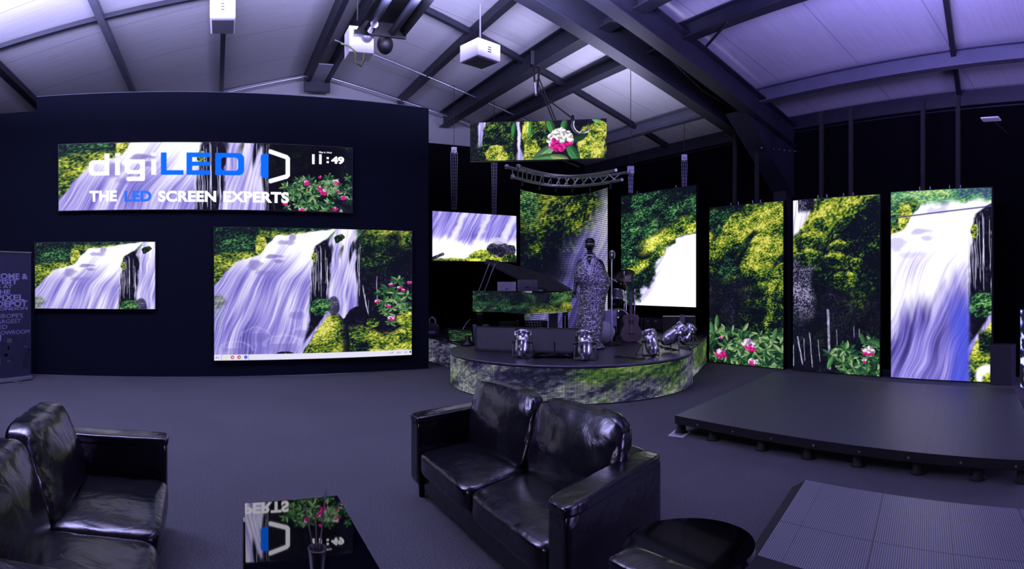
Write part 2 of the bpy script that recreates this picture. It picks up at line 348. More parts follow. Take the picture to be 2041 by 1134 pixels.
    hump = np.interp(x, [.41, .47, .52, .56, .6, .63, .66, .68], [1.02, .86, .74, .67, .66, .71, .80, 1.02])
    p.rock(sst(-.01, .01, y - hump + .02) * sst(.60, .62, x) * sst(.68, .66, x), 75)
    hm = sst(-.01, .01, y - hump - wob(20, .05, 27)) * sst(.655, .60, x + (y - .7) * -.05)
    p.moss(hm, .72 - .3 * sst(.54, .64, x) + .1 * sst(.9, .7, y), MOSS, 1.2, 76)
    p.rock(sst(1, .85, np.hypot((x - .34) / .055, (y - .97) / .03) + wob(20, .4, 28)), 77, .3)
    # flowering shrub
    rnd = random.Random(9)
    for (cx, cy, r) in ((.87, .47, .05), (.925, .4, .05), (.85, .57, .05), (.89, .62, .045), (.945, .58, .05), (.975, .52, .045), (.83, .5, .035), (.885, .73, .04), (.91, .5, .05), (.95, .63, .04), (.87, .66, .04), (.98, .62, .045), (.905, .55, .04), (.84, .63, .03)):
        p.whorl(cx, cy, r * 1.15, rnd, 9)
    for (cx, cy) in ((.888, .43), (.936, .455), (.956, .475), (.811, .565), (.874, .6), (.99, .415)): p.flower(cx, cy, .016, rnd, .7)
    p.flower(.89, .7, .024, rnd, .62)
    return p

def pic_main(w, h):
    p = falls(w, h, (0, 0, 1, 1)); x, y = p.x, p.y
    b = y > .957; p.c[b] = (224, 220, 242)
    for k, (cx, col) in enumerate(((.055, (232, 226, 170)), (.087, (200, 60, 70)), (.119, (190, 40, 60)), (.151, (70, 110, 220)))):
        d = np.hypot((x - cx) * 1.56, y - .978)
        p.put(sst(.0145, .012, d), col)
        if k in (1, 2): p.put(sst(.0145, .012, d) * (x > cx + .002) * (y > .975), (80, 170, 90)); p.put(sst(.006, .005, d), (230, 236, 255))
    p.put((b & (np.abs(x - .165) < .0008)) * .6, (120, 116, 150)); p.put((b & (np.abs(x - .034) < .0008)) * .6, (120, 116, 150))
    for (a0, a1) in ((.004, .028), (.875, .9), (.915, .945), (.96, .98)): p.put((np.abs(y - .978) < .006) * (x > a0) * (x < a1) * (vn(x * 400, y * 200, 3) > .5) * .7, (110, 108, 140))
    p.put((np.abs(y - .976) < .008) * (np.abs(x - .993) < .004), (40, 44, 90))
    return p

def seg(x, y, x0, y0, x1, y1):
    dx, dy = x1 - x0, y1 - y0; t = np.clip(((x - x0) * dx + (y - y0) * dy) / (dx * dx + dy * dy + 1e-9), 0, 1)
    return np.hypot(x - x0 - t * dx, y - y0 - t * dy)
def rbox(x, y, x0, y0, x1, y1, r):
    qx = np.abs(x - (x0 + x1) / 2) - (x1 - x0) / 2 + r; qy = np.abs(y - (y0 + y1) / 2) - (y1 - y0) / 2 + r
    return np.hypot(np.maximum(qx, 0), np.maximum(qy, 0)) + np.minimum(np.maximum(qx, qy), 0) - r
def pic_banner(w, h):
    """wide banner: the fall at left, shrub at right, the word mark and clock over it (u, v in banner pixels 585 x 132)"""
    p = falls(w, h, (0, .14, 1.02, .14 + .226 * 1.56 * 1.0)); U = (p.x - 0) / 1.02 * 585; V = (p.y - .14) / (.226 * 1.56) * 132
    p.x0 = p.x
    # big shrub at the lower right
    q = Pic(w, h, (0, 0, 585, 132)); q.c = p.c
    q.c = q.c * (1 - .8 * sst(400, 425, q.x) * sst(580, 555, q.x + q.y * .2))[..., None]
    rnd = random.Random(31)
    for k in range(60):
        cx = rnd.uniform(448, 585); cy = rnd.uniform(60, 132)
        if cy < 60 + (500 - cx) * .5 or (cx > 540 and cy > 95 and rnd.random() < .8): continue
        q.whorl(cx, cy, rnd.uniform(11, 17), rnd, 8)
    for (cx, cy, r) in ((490, 75, 7), (517, 86, 7), (526, 93, 8), (551, 72, 8), (447, 118, 6), (481, 131, 7), (518, 63, 4), (556, 90, 4)): q.flower(cx, cy, r, rnd, .75)
    for k in range(5):
        a = rnd.random() * 6; q.put(sst(1.1, .5, np.abs(np.hypot(q.x - 540, (q.y - 82)) - 8 - k * 1.5)) * .5, (150, 180, 140))
    x, y = q.x, q.y
    AA = lambda d, e=.8: sst(e, -e, d)
    W = (246, 242, 255); B = (0, 104, 250)
    # d i g i
    def shape(ds, col): 
        m = ds[0]
        for d in ds[1:]: m = np.minimum(m, d)
        q.put(AA(m), col)
    ring = lambda x0, y0, x1, y1, t, r: np.maximum(rbox(x, y, x0, y0, x1, y1, r), -rbox(x, y, x0 + t, y0 + t * .8, x1 - t, y1 - t * .8, r * .5))
    shape([ring(60, 33, 101, 64, 10, 9), rbox(x, y, 91, 20, 101, 64, 1)], W)
    shape([rbox(x, y, 112, 33, 122, 64, 1), rbox(x, y, 112, 20, 122, 27, 1)], W)
    shape([ring(131, 33, 171, 62, 10, 9), rbox(x, y, 161, 33, 171, 72, 2), rbox(x, y, 134, 67, 171, 76, 4)], W)
    shape([rbox(x, y, 183, 33, 193, 64, 1), rbox(x, y, 183, 20, 193, 27, 1)], W)
    shape([rbox(x, y, 202, 20, 213, 64, 1), rbox(x, y, 202, 55, 246, 64, 1)], B)
    shape([rbox(x, y, 252, 20, 263, 64, 1), rbox(x, y, 252, 20, 298, 29, 1), rbox(x, y, 252, 38, 298, 46, 1), rbox(x, y, 252, 55, 298, 64, 1)], B)
    shape([np.maximum(rbox(x, y, 308, 20, 365, 64, 11), -rbox(x, y, 320, 29, 353, 55, 6)), rbox(x, y, 308, 20, 320, 64, 1)], B)
    shape([rbox(x, y, 398, 20, 413, 68, 6), rbox(x, y, 404, 20, 413, 68, 1)], B)
    d = np.minimum(np.minimum(seg(x, y, 417, 15, 449, 25), seg(x, y, 452, 28, 452, 61)), np.minimum(seg(x, y, 449, 64, 417, 74), seg(x, y, 449, 25, 452, 28)))
    d = np.minimum(d, seg(x, y, 449, 64, 452, 61)) - 4.6
    q.put(AA(np.maximum(d, 413.5 - x)), W)
    return q

def pic_tv(w, h): return falls(w, h, (0, 0, .66, .62), .06)
def pic_tower_fall(w, h): 
    p = falls(w, h, (.17, 0.0, .55, 1.0), .42); x, y = p.x, p.y
    t = sst(.62, .8, y) * sst(.46, .44, x); p.c = p.c * (1 - .75 * t[..., None]); s2 = p.c.copy()
    q = Pic(w, h, (.17, 0, .55, 1)); q.water(np.ones_like(x), .26, .25, 88, .9); m = sst(.46, .68, y + (x - .36) * .9 + (fbm(x * 18, y * 3, 3, 4) - .5) * .3)[..., None] * (sst(.48, .455, x))[..., None]
    p.c = falls(w, h, (.17, 0.0, .55, 1.0), .42).c * (1 - m) + q.c * m
    m2 = sst(.38, .43, x + (fbm(x * 30, y * 3, 2, 8) - .5) * .04) * sst(.485, .455, x) * sst(.5, .68, y); p.put(m2 * .75, (66, 78, 214))
    p.moss(sst(.085, .04, y + (fbm(x * 20, y * 20, 2, 3) - .5) * .06), .62, [(0, (60, 54, 120)), (.4, (60, 120, 90)), (.7, (110, 170, 110)), (1, (200, 210, 130))], 1.2, 12)
    p.put(sst(.006, .002, np.abs(y - .14 + .12 * (x - .17))) * .8, (70, 56, 120))
    d = sst(1, .7, np.hypot((x - .535) / .05, (y - .97) / .07)); p.put(d, (240, 238, 240)); p.moss(sst(1, .7, np.hypot((x - .56) / .05, (y - .99) / .05)), .8)
    p.moss(sst(.5, .51, x) * sst(.72, .76, y) * sst(.88, .84, y), .4)
    return p
def pic_tower_cliff(w, h):
    p = Pic(w, h, (0, 0, 1, 2.0)); x, y = p.x, p.y; one = np.ones_like(x)
    wob = lambda k, a, sd=0: (fbm(x * k, y * k, 3, sd) - .5) * a
    diag = y + .45 * x
    b = .2 + .5 * sst(.75, .25, diag) + .22 * sst(.25, .05, np.abs(y - .72 - wob(4, .4))) * sst(.9, .6, x)
    p.moss(one, b, MOSS, .42, 101)
    p.rock(sst(.95, 1.15, y + wob(4, .5, 3)) * .85, 103)
    p.rock(sst(.3, .2, x + wob(4, .2, 4)) * sst(.6, .8, y) * sst(1.5, 1.2, y), 104, .35)
    for k, (cx, cy, r) in enumerate(((.25, .48, .17), (.22, .68, .16), (.55, .58, .14), (.5, .72, .14), (.6, .95, .16), (.75, .76, .1))):
        d = np.hypot((x - cx) / r, (y - cy) / (r * .7)) + wob(9, .5, k)
        p.moss(sst(1.05, .85, d), .36 + .5 * sst(cy, cy - r * .6, y), MOSS, .6, 110 + k)
        p.rock(sst(.12, .0, np.abs(d - 1.08)) * (y > cy) * .7, 105)
    p.water(sst(.02, -.02, x + .16 * (y - .3) / .3 - .13 - wob(8, .1, 6)) * sst(.45, .38, y + x * .5), .9, .2, 106, .4)
    p.rock(sst(.16, .12, np.abs(x - .12)) * sst(.17, .1, y) * (x > .06), 4, .2)
    rnd = random.Random(3)
    for (a, c, e, t, l) in ((.42, 1.27, 1.98, .022, .03), (.05, 1.6, 1.95, .013, .2), (.2, 1.55, 1.97, .01, .08), (.3, 1.62, 1.9, .006, .1), (.0, 1.7, 1.97, .01, .02), (.13, 1.62, 1.9, .006, .05), (.72, 1.45, 1.6, .006, 0), (.78, 1.48, 1.6, .006, 0), (.52, 1.5, 1.8, .005, .05)): p.drip(a, c, e, t, l)
    for k in range(46):
        cx = rnd.uniform(.42, 1.02); cy = rnd.uniform(1.62, 2.0)
        if cy < 1.72 and cx < .8: continue
        if cx < .55 and cy > 1.88: continue
        p.whorl(cx, cy, rnd.uniform(.07, .13), rnd, 7)
    p.leaf(.45, 1.88, .09, .03, 2.0, (84, 150, 84)); p.leaf(.95, 1.62, .08, .03, .2, (60, 110, 70)); p.leaf(.82, 1.6, .07, .03, 1.2, (60, 110, 70))
    p.flower(.88, 1.73, .075, rnd, .5); p.flower(.84, 1.84, .03, rnd, .7)
    return p
def pic_tower_moss(w, h):
    p = Pic(w, h, (0, 0, 1, 2.15)); x, y = p.x, p.y; one = np.ones_like(x)
    wob = lambda k, a, sd=0: (fbm(x * k, y * k, 3, sd) - .5) * a
    b = .2 + .5 * sst(1.0, .45, y + .15 * np.sin(x * 5) - .25 * x + wob(3, .6, 2)) 
    b = b + .4 * sst(.12, .0, np.abs(x - .85 - wob(3, .3, 5))) * sst(.9, 1.3, y)
    p.moss(one, b, MOSS, .55, 131)
    g = fbm((x + y * .8) * 3.2, (y - x) * 1.2, 3, 9); p.moss(sst(.55, .64, g) * sst(1.2, .8, y), .24, LEAFY, .6, 133)
    p.rock(sst(.72, .45, x + .3 * np.abs(y - 1.2)) * sst(.85, 1.05, y + wob(4, .3)) * .8, 134, .04)
    rnd = random.Random(12)
    for k in range(70):
        cx = rnd.uniform(-.02, 1.02); cy = rnd.uniform(1.68, 2.15)
        if cy < 1.85 and rnd.random() < .5: continue
        p.whorl(cx, cy, rnd.uniform(.09, .16), rnd, 7)
    p.leaf(.11, 1.58, .09, .032, 1.57, (90, 136, 84)); p.leaf(.04, 1.68, .1, .034, 1.3, (76, 130, 84)); p.leaf(.15, 1.7, .08, .03, -.8, (120, 160, 100)); p.leaf(.9, 1.72, .09, .035, 1.8, (80, 134, 84))
    p.flower(.55, 1.87, .1, rnd, .5); p.flower(.6, 1.93, .06, rnd, .9); p.flower(.17, 2.03, .085, rnd, .8); p.flower(.62, 2.1, .07, rnd, .5); p.flower(.17, 1.8, .03, rnd, .6)
    return p
def pic_forest_fall(w, h):
    p = Pic(w, h, (0, 0, 1, 1.55)); x, y = p.x, p.y; one = np.ones_like(x)
    wob = lambda k, a, sd=0: (fbm(x * k, y * k, 3, sd) - .5) * a
    p.moss(one, .14 + .2 * sst(.25, .1, np.abs(y - .25)) * sst(.1, .5, x), LEAFY, .6, 141)
    p.moss(sst(.3, .5, y + .1 * np.sin(x * 7) + .15 * x + wob(4, .25)) , .34, LEAFY, .5, 142)
    band = np.abs(y - (.88 - .42 * x) - wob(5, .12, 3)); p.moss(sst(.16, .06, band) * sst(.2, .4, x), .68, MOSS, .6, 143)
    p.moss(sst(.1, .04, np.abs(y - (1.15 - .5 * x) - wob(5, .12, 5))) * sst(.75, .6, x), .62, MOSS, .6, 144)
    edge = np.interp(y, [.4, .62, .66, .8, 1.0, 1.2, 1.4, 1.55], [1.3, .95, .72, .6, .52, .42, .3, .18])
    m = sst(-.02, .04, x - edge - wob(7, .22, 6)); p.water(m, .68 + .6 * sst(.0, .16, x - edge), .7, 145, .4)
    p.rock(sst(.03, .0, x + y * .3 - .3) * 0, 2)
    return p
def pic_foot(w, h):
    p = Pic(w, h, (0, 0, 1.75, 1)); x, y = p.x, p.y; one = np.ones_like(x)
    wob = lambda k, a, sd=0: (fbm(x * k, y * k, 3, sd) - .5) * a
    p.water(one, .45 + .7 * sst(.45, .75, y + wob(4, .2)), .5, 151, .32)
    for (a, b0) in ((.55, .12), (1.05, .1), (1.6, .12)): p.put(sst(b0, .02, np.abs(x + .45 * y - a - .1 + wob(8, .08, 3))) * .7, (244, 240, 255))
    p.moss(sst(1.05, .9, np.hypot((x - 1.15) / .5, (y - 1.0) / .26) + wob(8, .4, 4)), .82, MOSS, .5, 152)
    p.moss(sst(.93, .97, y + wob(8, .04)), .75, MOSS, .5, 153)
    p.rock(sst(1.05, .9, np.hypot((x - 1.42) / .3, (y - .74) / .16) + wob(8, .6, 5)), 154, .2)
    p.put(sst(1.05, .85, np.hypot((x - 1.35) / .2, (y - .56) / .08) + wob(12, .6, 6)) * .8, (196, 190, 220))
    p.moss(sst(1.05, .9, np.hypot((x - 1.62) / .2, (y - .95) / .12) + wob(8, .4, 7)), .5, MOSS, .5, 155)
    p.rock(sst(.035, .025, seg(x, y, .0, .96, .2, .87)), 156, .3)
    return p
def pic_hang(w, h):
    p = Pic(w, h, (0, 0, 3.55, 1)); x, y = p.x, p.y; one = np.ones_like(x)
    wob = lambda k, a, sd=0: (fbm(x * k, y * k, 3, sd) - .5) * a
    p.moss(one, .34, MOSS, .35, 161)
    p.rock(sst(.36, .2, x + wob(3, .3)) * .8, 162); p.rock(sst(1.95, 2.05, x + wob(5, .2, 2)) * .9, 163)
    p.water(sst(.1, .04, np.abs(x - .25 + .1 * (y - .5) - wob(5, .1))) * sst(.75, .45, y), .6, .05, 164, .3)
    p.rock(sst(.14, .08, np.abs(x - 1.26 - wob(6, .1))) , 165); p.water(sst(.07 + .1 * sst(.7, 1, y), .02, np.abs(x - 1.26 - .05 * y - wob(6, .06))), .62, .05, 166, .3)
    for (cx, cy, rx, ry, sd) in ((.68, .86, .32, .27, 1), (1.62, .85, .24, .4, 2), (1.5, .3, .14, .4, 3), (3.15, .65, .42, .5, 4), (3.35, .3, .3, .25, 5)):
        p.moss(sst(1.05, .85, np.hypot((x - cx) / rx, (y - cy) / ry) + wob(5, .5, sd)), .84, MOSS, .35, 167 + sd)
    rnd = random.Random(4)
    for (cx, cy, L, W, a, c) in ((1.14, .2, .2, .06, 1.65, (60, 140, 66)), (1.58, .2, .22, .06, 1.6, (90, 160, 80)), (2.12, .15, .26, .1, 1.2, (70, 140, 70)), (2.46, .13, .2, .09, 1.8, (60, 126, 70)), (3.3, .02, .14, .06, .3, (110, 180, 110)),
                           (1.95, .82, .42, .13, -.6, (120, 170, 120)), (2.0, .95, .36, .1, -.1, (90, 150, 90)), (2.7, .85, .3, .13, 1.0, (60, 130, 80)), (2.35, .97, .25, .1, .2, (150, 180, 110)), (2.8, .45, .3, .12, -.3, (30, 60, 40))): p.leaf(cx, cy, L, W, a, c)
    for k in range(120):
        a = rnd.random() * 6.283; d = math.sqrt(rnd.random()); px, py = 2.36 + math.cos(a) * d * .3, .5 + math.sin(a) * d * .27
        hot = py > .55 + abs(px - 2.4) * .25 or (abs(px - 2.22) < .05 and abs(py - .52) < .05)
        p.leaf(px, py, .075, .055, rnd.random() * 3, (240, 40, 156) if hot else (255, 250, 255))
    p.put(sst(.02, .008, np.abs(np.hypot(x - 2.95, y - .1) - .24)) * (y > .02) * (x < 3.1) * (y > .0) * .9, (226, 224, 230))
    return p
def pic_curved(w, h):
    p = Pic(w, h, (0, 0, 1, 1.3)); x, y = p.x, p.y; one = np.ones_like(x)
    wob = lambda k, a, sd=0: (fbm(x * k, y * k, 3, sd) - .5) * a
    g = fbm((x + y * .9) * 2.2, (y - x * .7) * 1.2, 3, 21)
    p.moss(one, -.06 + .58 * sst(.48, .68, g + .16 * sst(.6, .2, y)), MOSS, .4, 171)
    p.moss(sst(.22, .1, x + wob(4, .15)) * sst(.45, .2, y), .45, LEAFY, .6, 172)
    p.water(sst(-.05, .3, x - np.interp(y, [0, .3, .6, .9, 1.3], [.85, .66, .42, .2, -.1]) - wob(4, .4, 3)) * .9, .3 + .5 * sst(.7, 1, x), .5, 173, .3)
    p.rock(sst(.45, .2, np.hypot((x - .42) / .5, (y - .75) / .5) + wob(4, .5, 5)) * .5, 174)
    return p
def pic_fascia(w, h):
    p = Pic(w, h, (0, 0, 8, 1)); x, y = p.x, p.y; one = np.ones_like(x)
    t = fbm(x * 3 + y * 2.2, y * 2.2, 4, 181) * .6 + fbm(x * 22 + y * 5, y * 14, 2, 182) * .4; t = (t - .5) * 1.7 + .5; p.c = ramp(t * 1.2 - .1, [(0, (14, 12, 34)), (.35, (70, 66, 104)), (.55, (120, 118, 150)), (.75, (150, 160, 150)), (1, (220, 226, 236))])
    g = sst(.42, .66, fbm(x * 1.1, y * .8, 4, 186) - .12 + .2 * sst(4.2, 6.0, x)); k = ramp(t * 1.2 - .12, [(0, (8, 20, 12)), (.5, (80, 130, 40)), (.8, (150, 190, 70)), (1, (210, 230, 150))])
    p.c = p.c * (1 - g[..., None]) + k * g[..., None]
    return p
def pic_piano(w, h):
    p = Pic(w, h, (0, 0, 4.4, 1)); x, y = p.x, p.y; one = np.ones_like(x)
    wob = lambda k, a, sd=0: (fbm(x * k, y * k, 3, sd) - .5) * a
    p.moss(one, .5, LEAFY, .3, 191); p.moss(sst(.5, .8, x + wob(2, 1)) * sst(3.2, 2.2, x) * .8, .22, LEAFY, .3, 195)
    p.moss(sst(.5, .85, y + .15 * (x - 3) + wob(3, .3)) * sst(2.2, 3, x), .72, MOSS, .3, 192)
    p.rock(sst(.35, .2, np.abs(x - 3.05 - wob(3, .3))) * sst(.7, .4, y) * .8, 193); p.rock(sst(.05, .02, seg(x, y, .8, .85, 1.3, .3)) * .8, 194, .2)
    p.put(sst(.08, .02, 1 - y) * sst(.9, .5, np.abs(x - 3.4)) * .7, (160, 150, 220))
    return p
def pic_fern(w, h):
    p = Pic(w, h, (0, 0, 1, 1)); p.moss(np.ones_like(p.x), .55, LEAFY, .5, 201); return p
def pic_blue(w, h):
    p = Pic(w, h, (0, 0, .4, 1)); x, y = p.x, p.y; p.rock(np.ones_like(x), 5, .1)
    t = fbm(x * 9, y * 9, 3, 7); p.put(sst(.55, .62, t), (90, 110, 230)); p.put(sst(.62, .7, t), (240, 244, 255)); return p
# ---------------------------------------------------------------- materials
def sheet_mat():
    m, nt, b = nodes('silver roof lining'); tc = nt.nodes.new('ShaderNodeTexCoord')
    sp = nt.nodes.new('ShaderNodeSeparateXYZ'); nt.links.new(tc.outputs['UV'], sp.inputs[0])
    n = nt.nodes.new('ShaderNodeTexNoise'); n.inputs['Scale'].default_value = 1.0; n.inputs['Detail'].default_value = 5
    mp = nt.nodes.new('ShaderNodeMapping'); mp.inputs['Scale'].default_value = (30, 1.3, 1); nt.links.new(tc.outputs['UV'], mp.inputs[0]); nt.links.new(mp.outputs[0], n.inputs['Vector'])
    cr = nt.nodes.new('ShaderNodeMixRGB'); cr.inputs[1].default_value = (.40, .40, .43, 1); cr.inputs[2].default_value = (.56, .56, .60, 1); nt.links.new(n.outputs['Fac'], cr.inputs[0])
    mu = nt.nodes.new('ShaderNodeMath'); mu.operation = 'PINGPONG'; mu.inputs[1].default_value = .8; nt.links.new(sp.outputs[0], mu.inputs[0])
    lt = nt.nodes.new('ShaderNodeMapRange'); lt.inputs['From Min'].default_value = .004; lt.inputs['From Max'].default_value = .012; nt.links.new(mu.outputs[0], lt.inputs['Value'])
    mx = nt.nodes.new('ShaderNodeMixRGB'); mx.inputs[1].default_value = (.26, .26, .28, 1); nt.links.new(lt.outputs[0], mx.inputs[0]); nt.links.new(cr.outputs[0], mx.inputs[2]); nt.links.new(mx.outputs[0], b.inputs['Base Color'])
    bp = nt.nodes.new('ShaderNodeBump'); bp.inputs['Strength'].default_value = .15; bp.inputs['Distance'].default_value = .02; nt.links.new(n.outputs['Fac'], bp.inputs['Height']); nt.links.new(bp.outputs[0], b.inputs['Normal'])
    b.inputs['Roughness'].default_value = .55; b.inputs['Metallic'].default_value = .25; return m
def carpet_mat():
    m, nt, b = nodes('grey office carpet'); tc = nt.nodes.new('ShaderNodeTexCoord')
    n = nt.nodes.new('ShaderNodeTexNoise'); n.inputs['Scale'].default_value = 130; n.inputs['Detail'].default_value = 3; nt.links.new(tc.outputs['Object'], n.inputs['Vector'])
    n2 = nt.nodes.new('ShaderNodeTexNoise'); n2.inputs['Scale'].default_value = .8; nt.links.new(tc.outputs['Object'], n2.inputs['Vector'])
    cr = nt.nodes.new('ShaderNodeValToRGB'); cr.color_ramp.elements[0].position = .33; cr.color_ramp.elements[0].color = (.045, .045, .052, 1); cr.color_ramp.elements[1].position = .68; cr.color_ramp.elements[1].color = (.17, .167, .18, 1)
    nt.links.new(n.outputs['Fac'], cr.inputs[0])
    mx = nt.nodes.new('ShaderNodeMixRGB'); mx.blend_type = 'MULTIPLY'; mx.inputs[0].default_value = .25; nt.links.new(cr.outputs[0], mx.inputs[1]); nt.links.new(n2.outputs['Fac'], mx.inputs[2]); nt.links.new(mx.outputs[0], b.inputs['Base Color'])
    bp = nt.nodes.new('ShaderNodeBump'); bp.inputs['Strength'].default_value = .6; bp.inputs['Distance'].default_value = .01; nt.links.new(n.outputs['Fac'], bp.inputs['Height']); nt.links.new(bp.outputs[0], b.inputs['Normal'])
    b.inputs['Roughness'].default_value = .95; b.inputs['Specular IOR Level'].default_value = .15; return m
def dot_mat(name, pitch, dark, lite, rough, seam=.5, spec=.5):
    """louvred LED tile floor: rows of small dark and grey cells with thin tile seams"""
    m, nt, b = nodes(name); tc = nt.nodes.new('ShaderNodeTexCoord'); sp = nt.nodes.new('ShaderNodeSeparateXYZ'); nt.links.new(tc.outputs['UV'], sp.inputs[0])
    def mth(op, a, v=None, w_=None):
        q = nt.nodes.new('ShaderNodeMath'); q.operation = op; nt.links.new(a, q.inputs[0])
        if v is not None:
            if isinstance(v, float): q.inputs[1].default_value = v
            else: nt.links.new(v, q.inputs[1])
        return q.outputs[0]
    def cell(o, p, lo, hi):
        r = nt.nodes.new('ShaderNodeMapRange'); r.inputs['From Min'].default_value = lo; r.inputs['From Max'].default_value = hi
        nt.links.new(mth('PINGPONG', mth('MULTIPLY', o, 1 / p), .5), r.inputs['Value']); return r.outputs[0]
    g = mth('MULTIPLY', cell(sp.outputs[0], pitch, .1, .22), cell(sp.outputs[1], pitch, .1, .22))
    s1 = mth('MULTIPLY', cell(sp.outputs[0], seam, .003, .008), cell(sp.outputs[1], seam, .003, .008))
    g2 = mth('MULTIPLY', g, s1)
    mx = nt.nodes.new('ShaderNodeMixRGB'); mx.inputs[1].default_value = (*dark, 1); mx.inputs[2].default_value = (*lite, 1); nt.links.new(g2, mx.inputs[0]); nt.links.new(mx.outputs[0], b.inputs['Base Color'])
    bp = nt.nodes.new('ShaderNodeBump'); bp.inputs['Strength'].default_value = .25; bp.inputs['Distance'].default_value = .003; nt.links.new(g2, bp.inputs['Height']); nt.links.new(bp.outputs[0], b.inputs['Normal'])
    b.inputs['Roughness'].default_value = rough; b.inputs['Specular IOR Level'].default_value = spec; return m
def leather_mat():
    m, nt, b = nodes('black leather'); tc = nt.nodes.new('ShaderNodeTexCoord')
    b.inputs['Base Color'].default_value = (.006, .006, .009, 1); b.inputs['Roughness'].default_value = .21; b.inputs['IOR'].default_value = 1.6; b.inputs['Specular IOR Level'].default_value = .5
    n = nt.nodes.new('ShaderNodeTexNoise'); n.inputs['Scale'].default_value = 7; n.inputs['Detail'].default_value = 3; n.inputs['Distortion'].default_value = .7; nt.links.new(tc.outputs['Object'], n.inputs['Vector'])
    n2 = nt.nodes.new('ShaderNodeTexNoise'); n2.inputs['Scale'].default_value = 160; nt.links.new(tc.outputs['Object'], n2.inputs['Vector'])
    b1 = nt.nodes.new('ShaderNodeBump'); b1.inputs['Strength'].default_value = .22; b1.inputs['Distance'].default_value = .03; nt.links.new(n.outputs['Fac'], b1.inputs['Height'])
    b2 = nt.nodes.new('ShaderNodeBump'); b2.inputs['Strength'].default_value = .12; b2.inputs['Distance'].default_value = .003; nt.links.new(n2.outputs['Fac'], b2.inputs['Height']); nt.links.new(b1.outputs[0], b2.inputs['Normal']); nt.links.new(b2.outputs[0], b.inputs['Normal'])
    return m
M = dict(
    sheet=sheet_mat(), carpet=carpet_mat(), leather=leather_mat(),
    wallblack=mat('matt black painted board', (15, 19, 31), .9, spec=.08, var=.15, vs=3), drape=mat('black drape', (7, 7, 12), .95, spec=.05, bump=.4, bs=4),
    steel=mat('grey painted steel', (88, 90, 104), .5, .3, bump=.1, bs=20, var=.2, vs=5), steeld=mat('dark steel', (36, 37, 48), .5, .35, var=.25, vs=5), galv=mat('galvanised steel', (150, 152, 162), .4, .6, var=.2, vs=6),
    black=mat('black plastic', (12, 12, 16), .5), blackm=mat('black metal', (14, 14, 18), .4, .4), gloss=mat('black piano lacquer', (4, 4, 6), .06, spec=.6, coat=.5),
    chrome=mat('chrome', (215, 215, 228), .24, 1., bump=.03, bs=14), alu=mat('aluminium tube', (190, 190, 200), .3, 1.), white=mat('white painted metal', (225, 224, 232), .5), grille=mat('grey mesh grille', (84, 84, 96), .6, .4, bump=.5, bs=300),
    deck=mat('black vinyl stage deck', (34, 34, 44), .33, spec=.5, bump=.05, bs=60), platform=dot_mat('black led floor tile', .0155, (.014, .014, .02), (.085, .085, .12), .42, .5, .7), floorled=dot_mat('grey led floor tile', .0145, (.03, .03, .04), (.40, .40, .46), .36),
    blind=dot_mat('unlit led panel', .016, (.02, .02, .024), (.11, .11, .125), .5, 5.), rubber=mat('black rubber', (9, 9, 12), .8), cable=mat('cable sheath', (10, 10, 12), .6), greencable=mat('green yellow cable', (120, 130, 70), .6),
    chain=mat('chain steel', (120, 122, 140), .35, .8), skin=mat('gloss black mannequin shell', (14, 13, 17), .28, spec=.6), gown=mat('dark sequin base cloth', (84, 80, 100), .6, .3), sequin=mat('silver sequin', (228, 228, 240), .45, 1.),
    wood=mat('dark guitar wood', (104, 88, 92), .35, var=.4, vs=12), woodl=mat('pale spruce', (120, 104, 100), .35, var=.2, vs=14), brass=mat('cymbal bronze', (120, 112, 110), .3, .9, bump=.1, bs=40), drum=mat('silver drum shell', (120, 118, 140), .3, .6), head=mat('white drum head', (200, 198, 210), .6),
    case=mat('worn dark leather case', (42, 42, 52), .6, var=.35, vs=9, bump=.3, bs=30), paper=mat('printed paper', (230, 228, 236), .7), laptop=mat('silver laptop lid', (200, 196, 214), .4, .5), laptopg=mat('grey laptop lid', (112, 110, 124), .45, .5),
    print=mat('dark printed banner', (30, 31, 58), .55, var=.3, vs=2.5), ink=mat('lavender print', (150, 146, 190), .6), glassblack=mat('black mirror glass', (3, 3, 5), .02, spec=.5), trim=mat('aluminium trim', (190, 190, 205), .3, .9), mirror=mat('silver reflector', (225, 225, 235), .12, 1.))

M['glassblack'].node_tree.nodes['Principled BSDF'].inputs['IOR'].default_value = 3.2
# ---------------------------------------------------------------- the room
MB().box(-8, -6, -.1, 13, 17, 0).build('floor', M['carpet'], kind='structure', org=(0, 0, 0))
def slope(x0, x1, nm):
    mb = MB(); y0, y1 = -6, 14.15
    vs = []; uv = []
    for (a, b) in ((x0, y0), (x1, y0), (x1, y1), (x0, y1)): vs.append(RP(a, b, roofz(a) + .02)); uv.append((b, a))
    mb.add(vs + [v + Vector((0, 0, .08)) for v in vs], [(0, 1, 2, 3), (7, 6, 5, 4), (0, 4, 5, 1), (1, 5, 6, 2), (2, 6, 7, 3), (3, 7, 4, 0)], False, uv + uv)
    return mb.build(nm, M['sheet'], kind='structure')
slope(-5.24, XR, 'ceiling'); slope(XR, 10.0, 'ceiling')
def rfbox(x0, y0, z0, x1, y1, z1): return MB().para(RP(x0, y0, z0), EXR * (x1 - x0), EYR * (y1 - y0), Vector((0, 0, z1 - z0)))
rfbox(9.95, -6, 0, 10.1, 14.2, roofz(9.95) - .26).build('wall_right', M['drape'], kind='structure')
rfbox(9.97, -6, roofz(9.95) - .26, 10.1, 14.2, roofz(9.95) + .05).build('wall_right', M['steeld'], kind='structure')
rfbox(-5.3, 14.0, 0, 9.95, 14.15, 5.05).build('wall_back', M['drape'], kind='structure')
g = MB(); P = [(-5.24, 5.05), (9.95, 5.05), (9.95, roofz(9.95)), (XR, roofz(XR)), (-5.24, roofz(-5.24))]
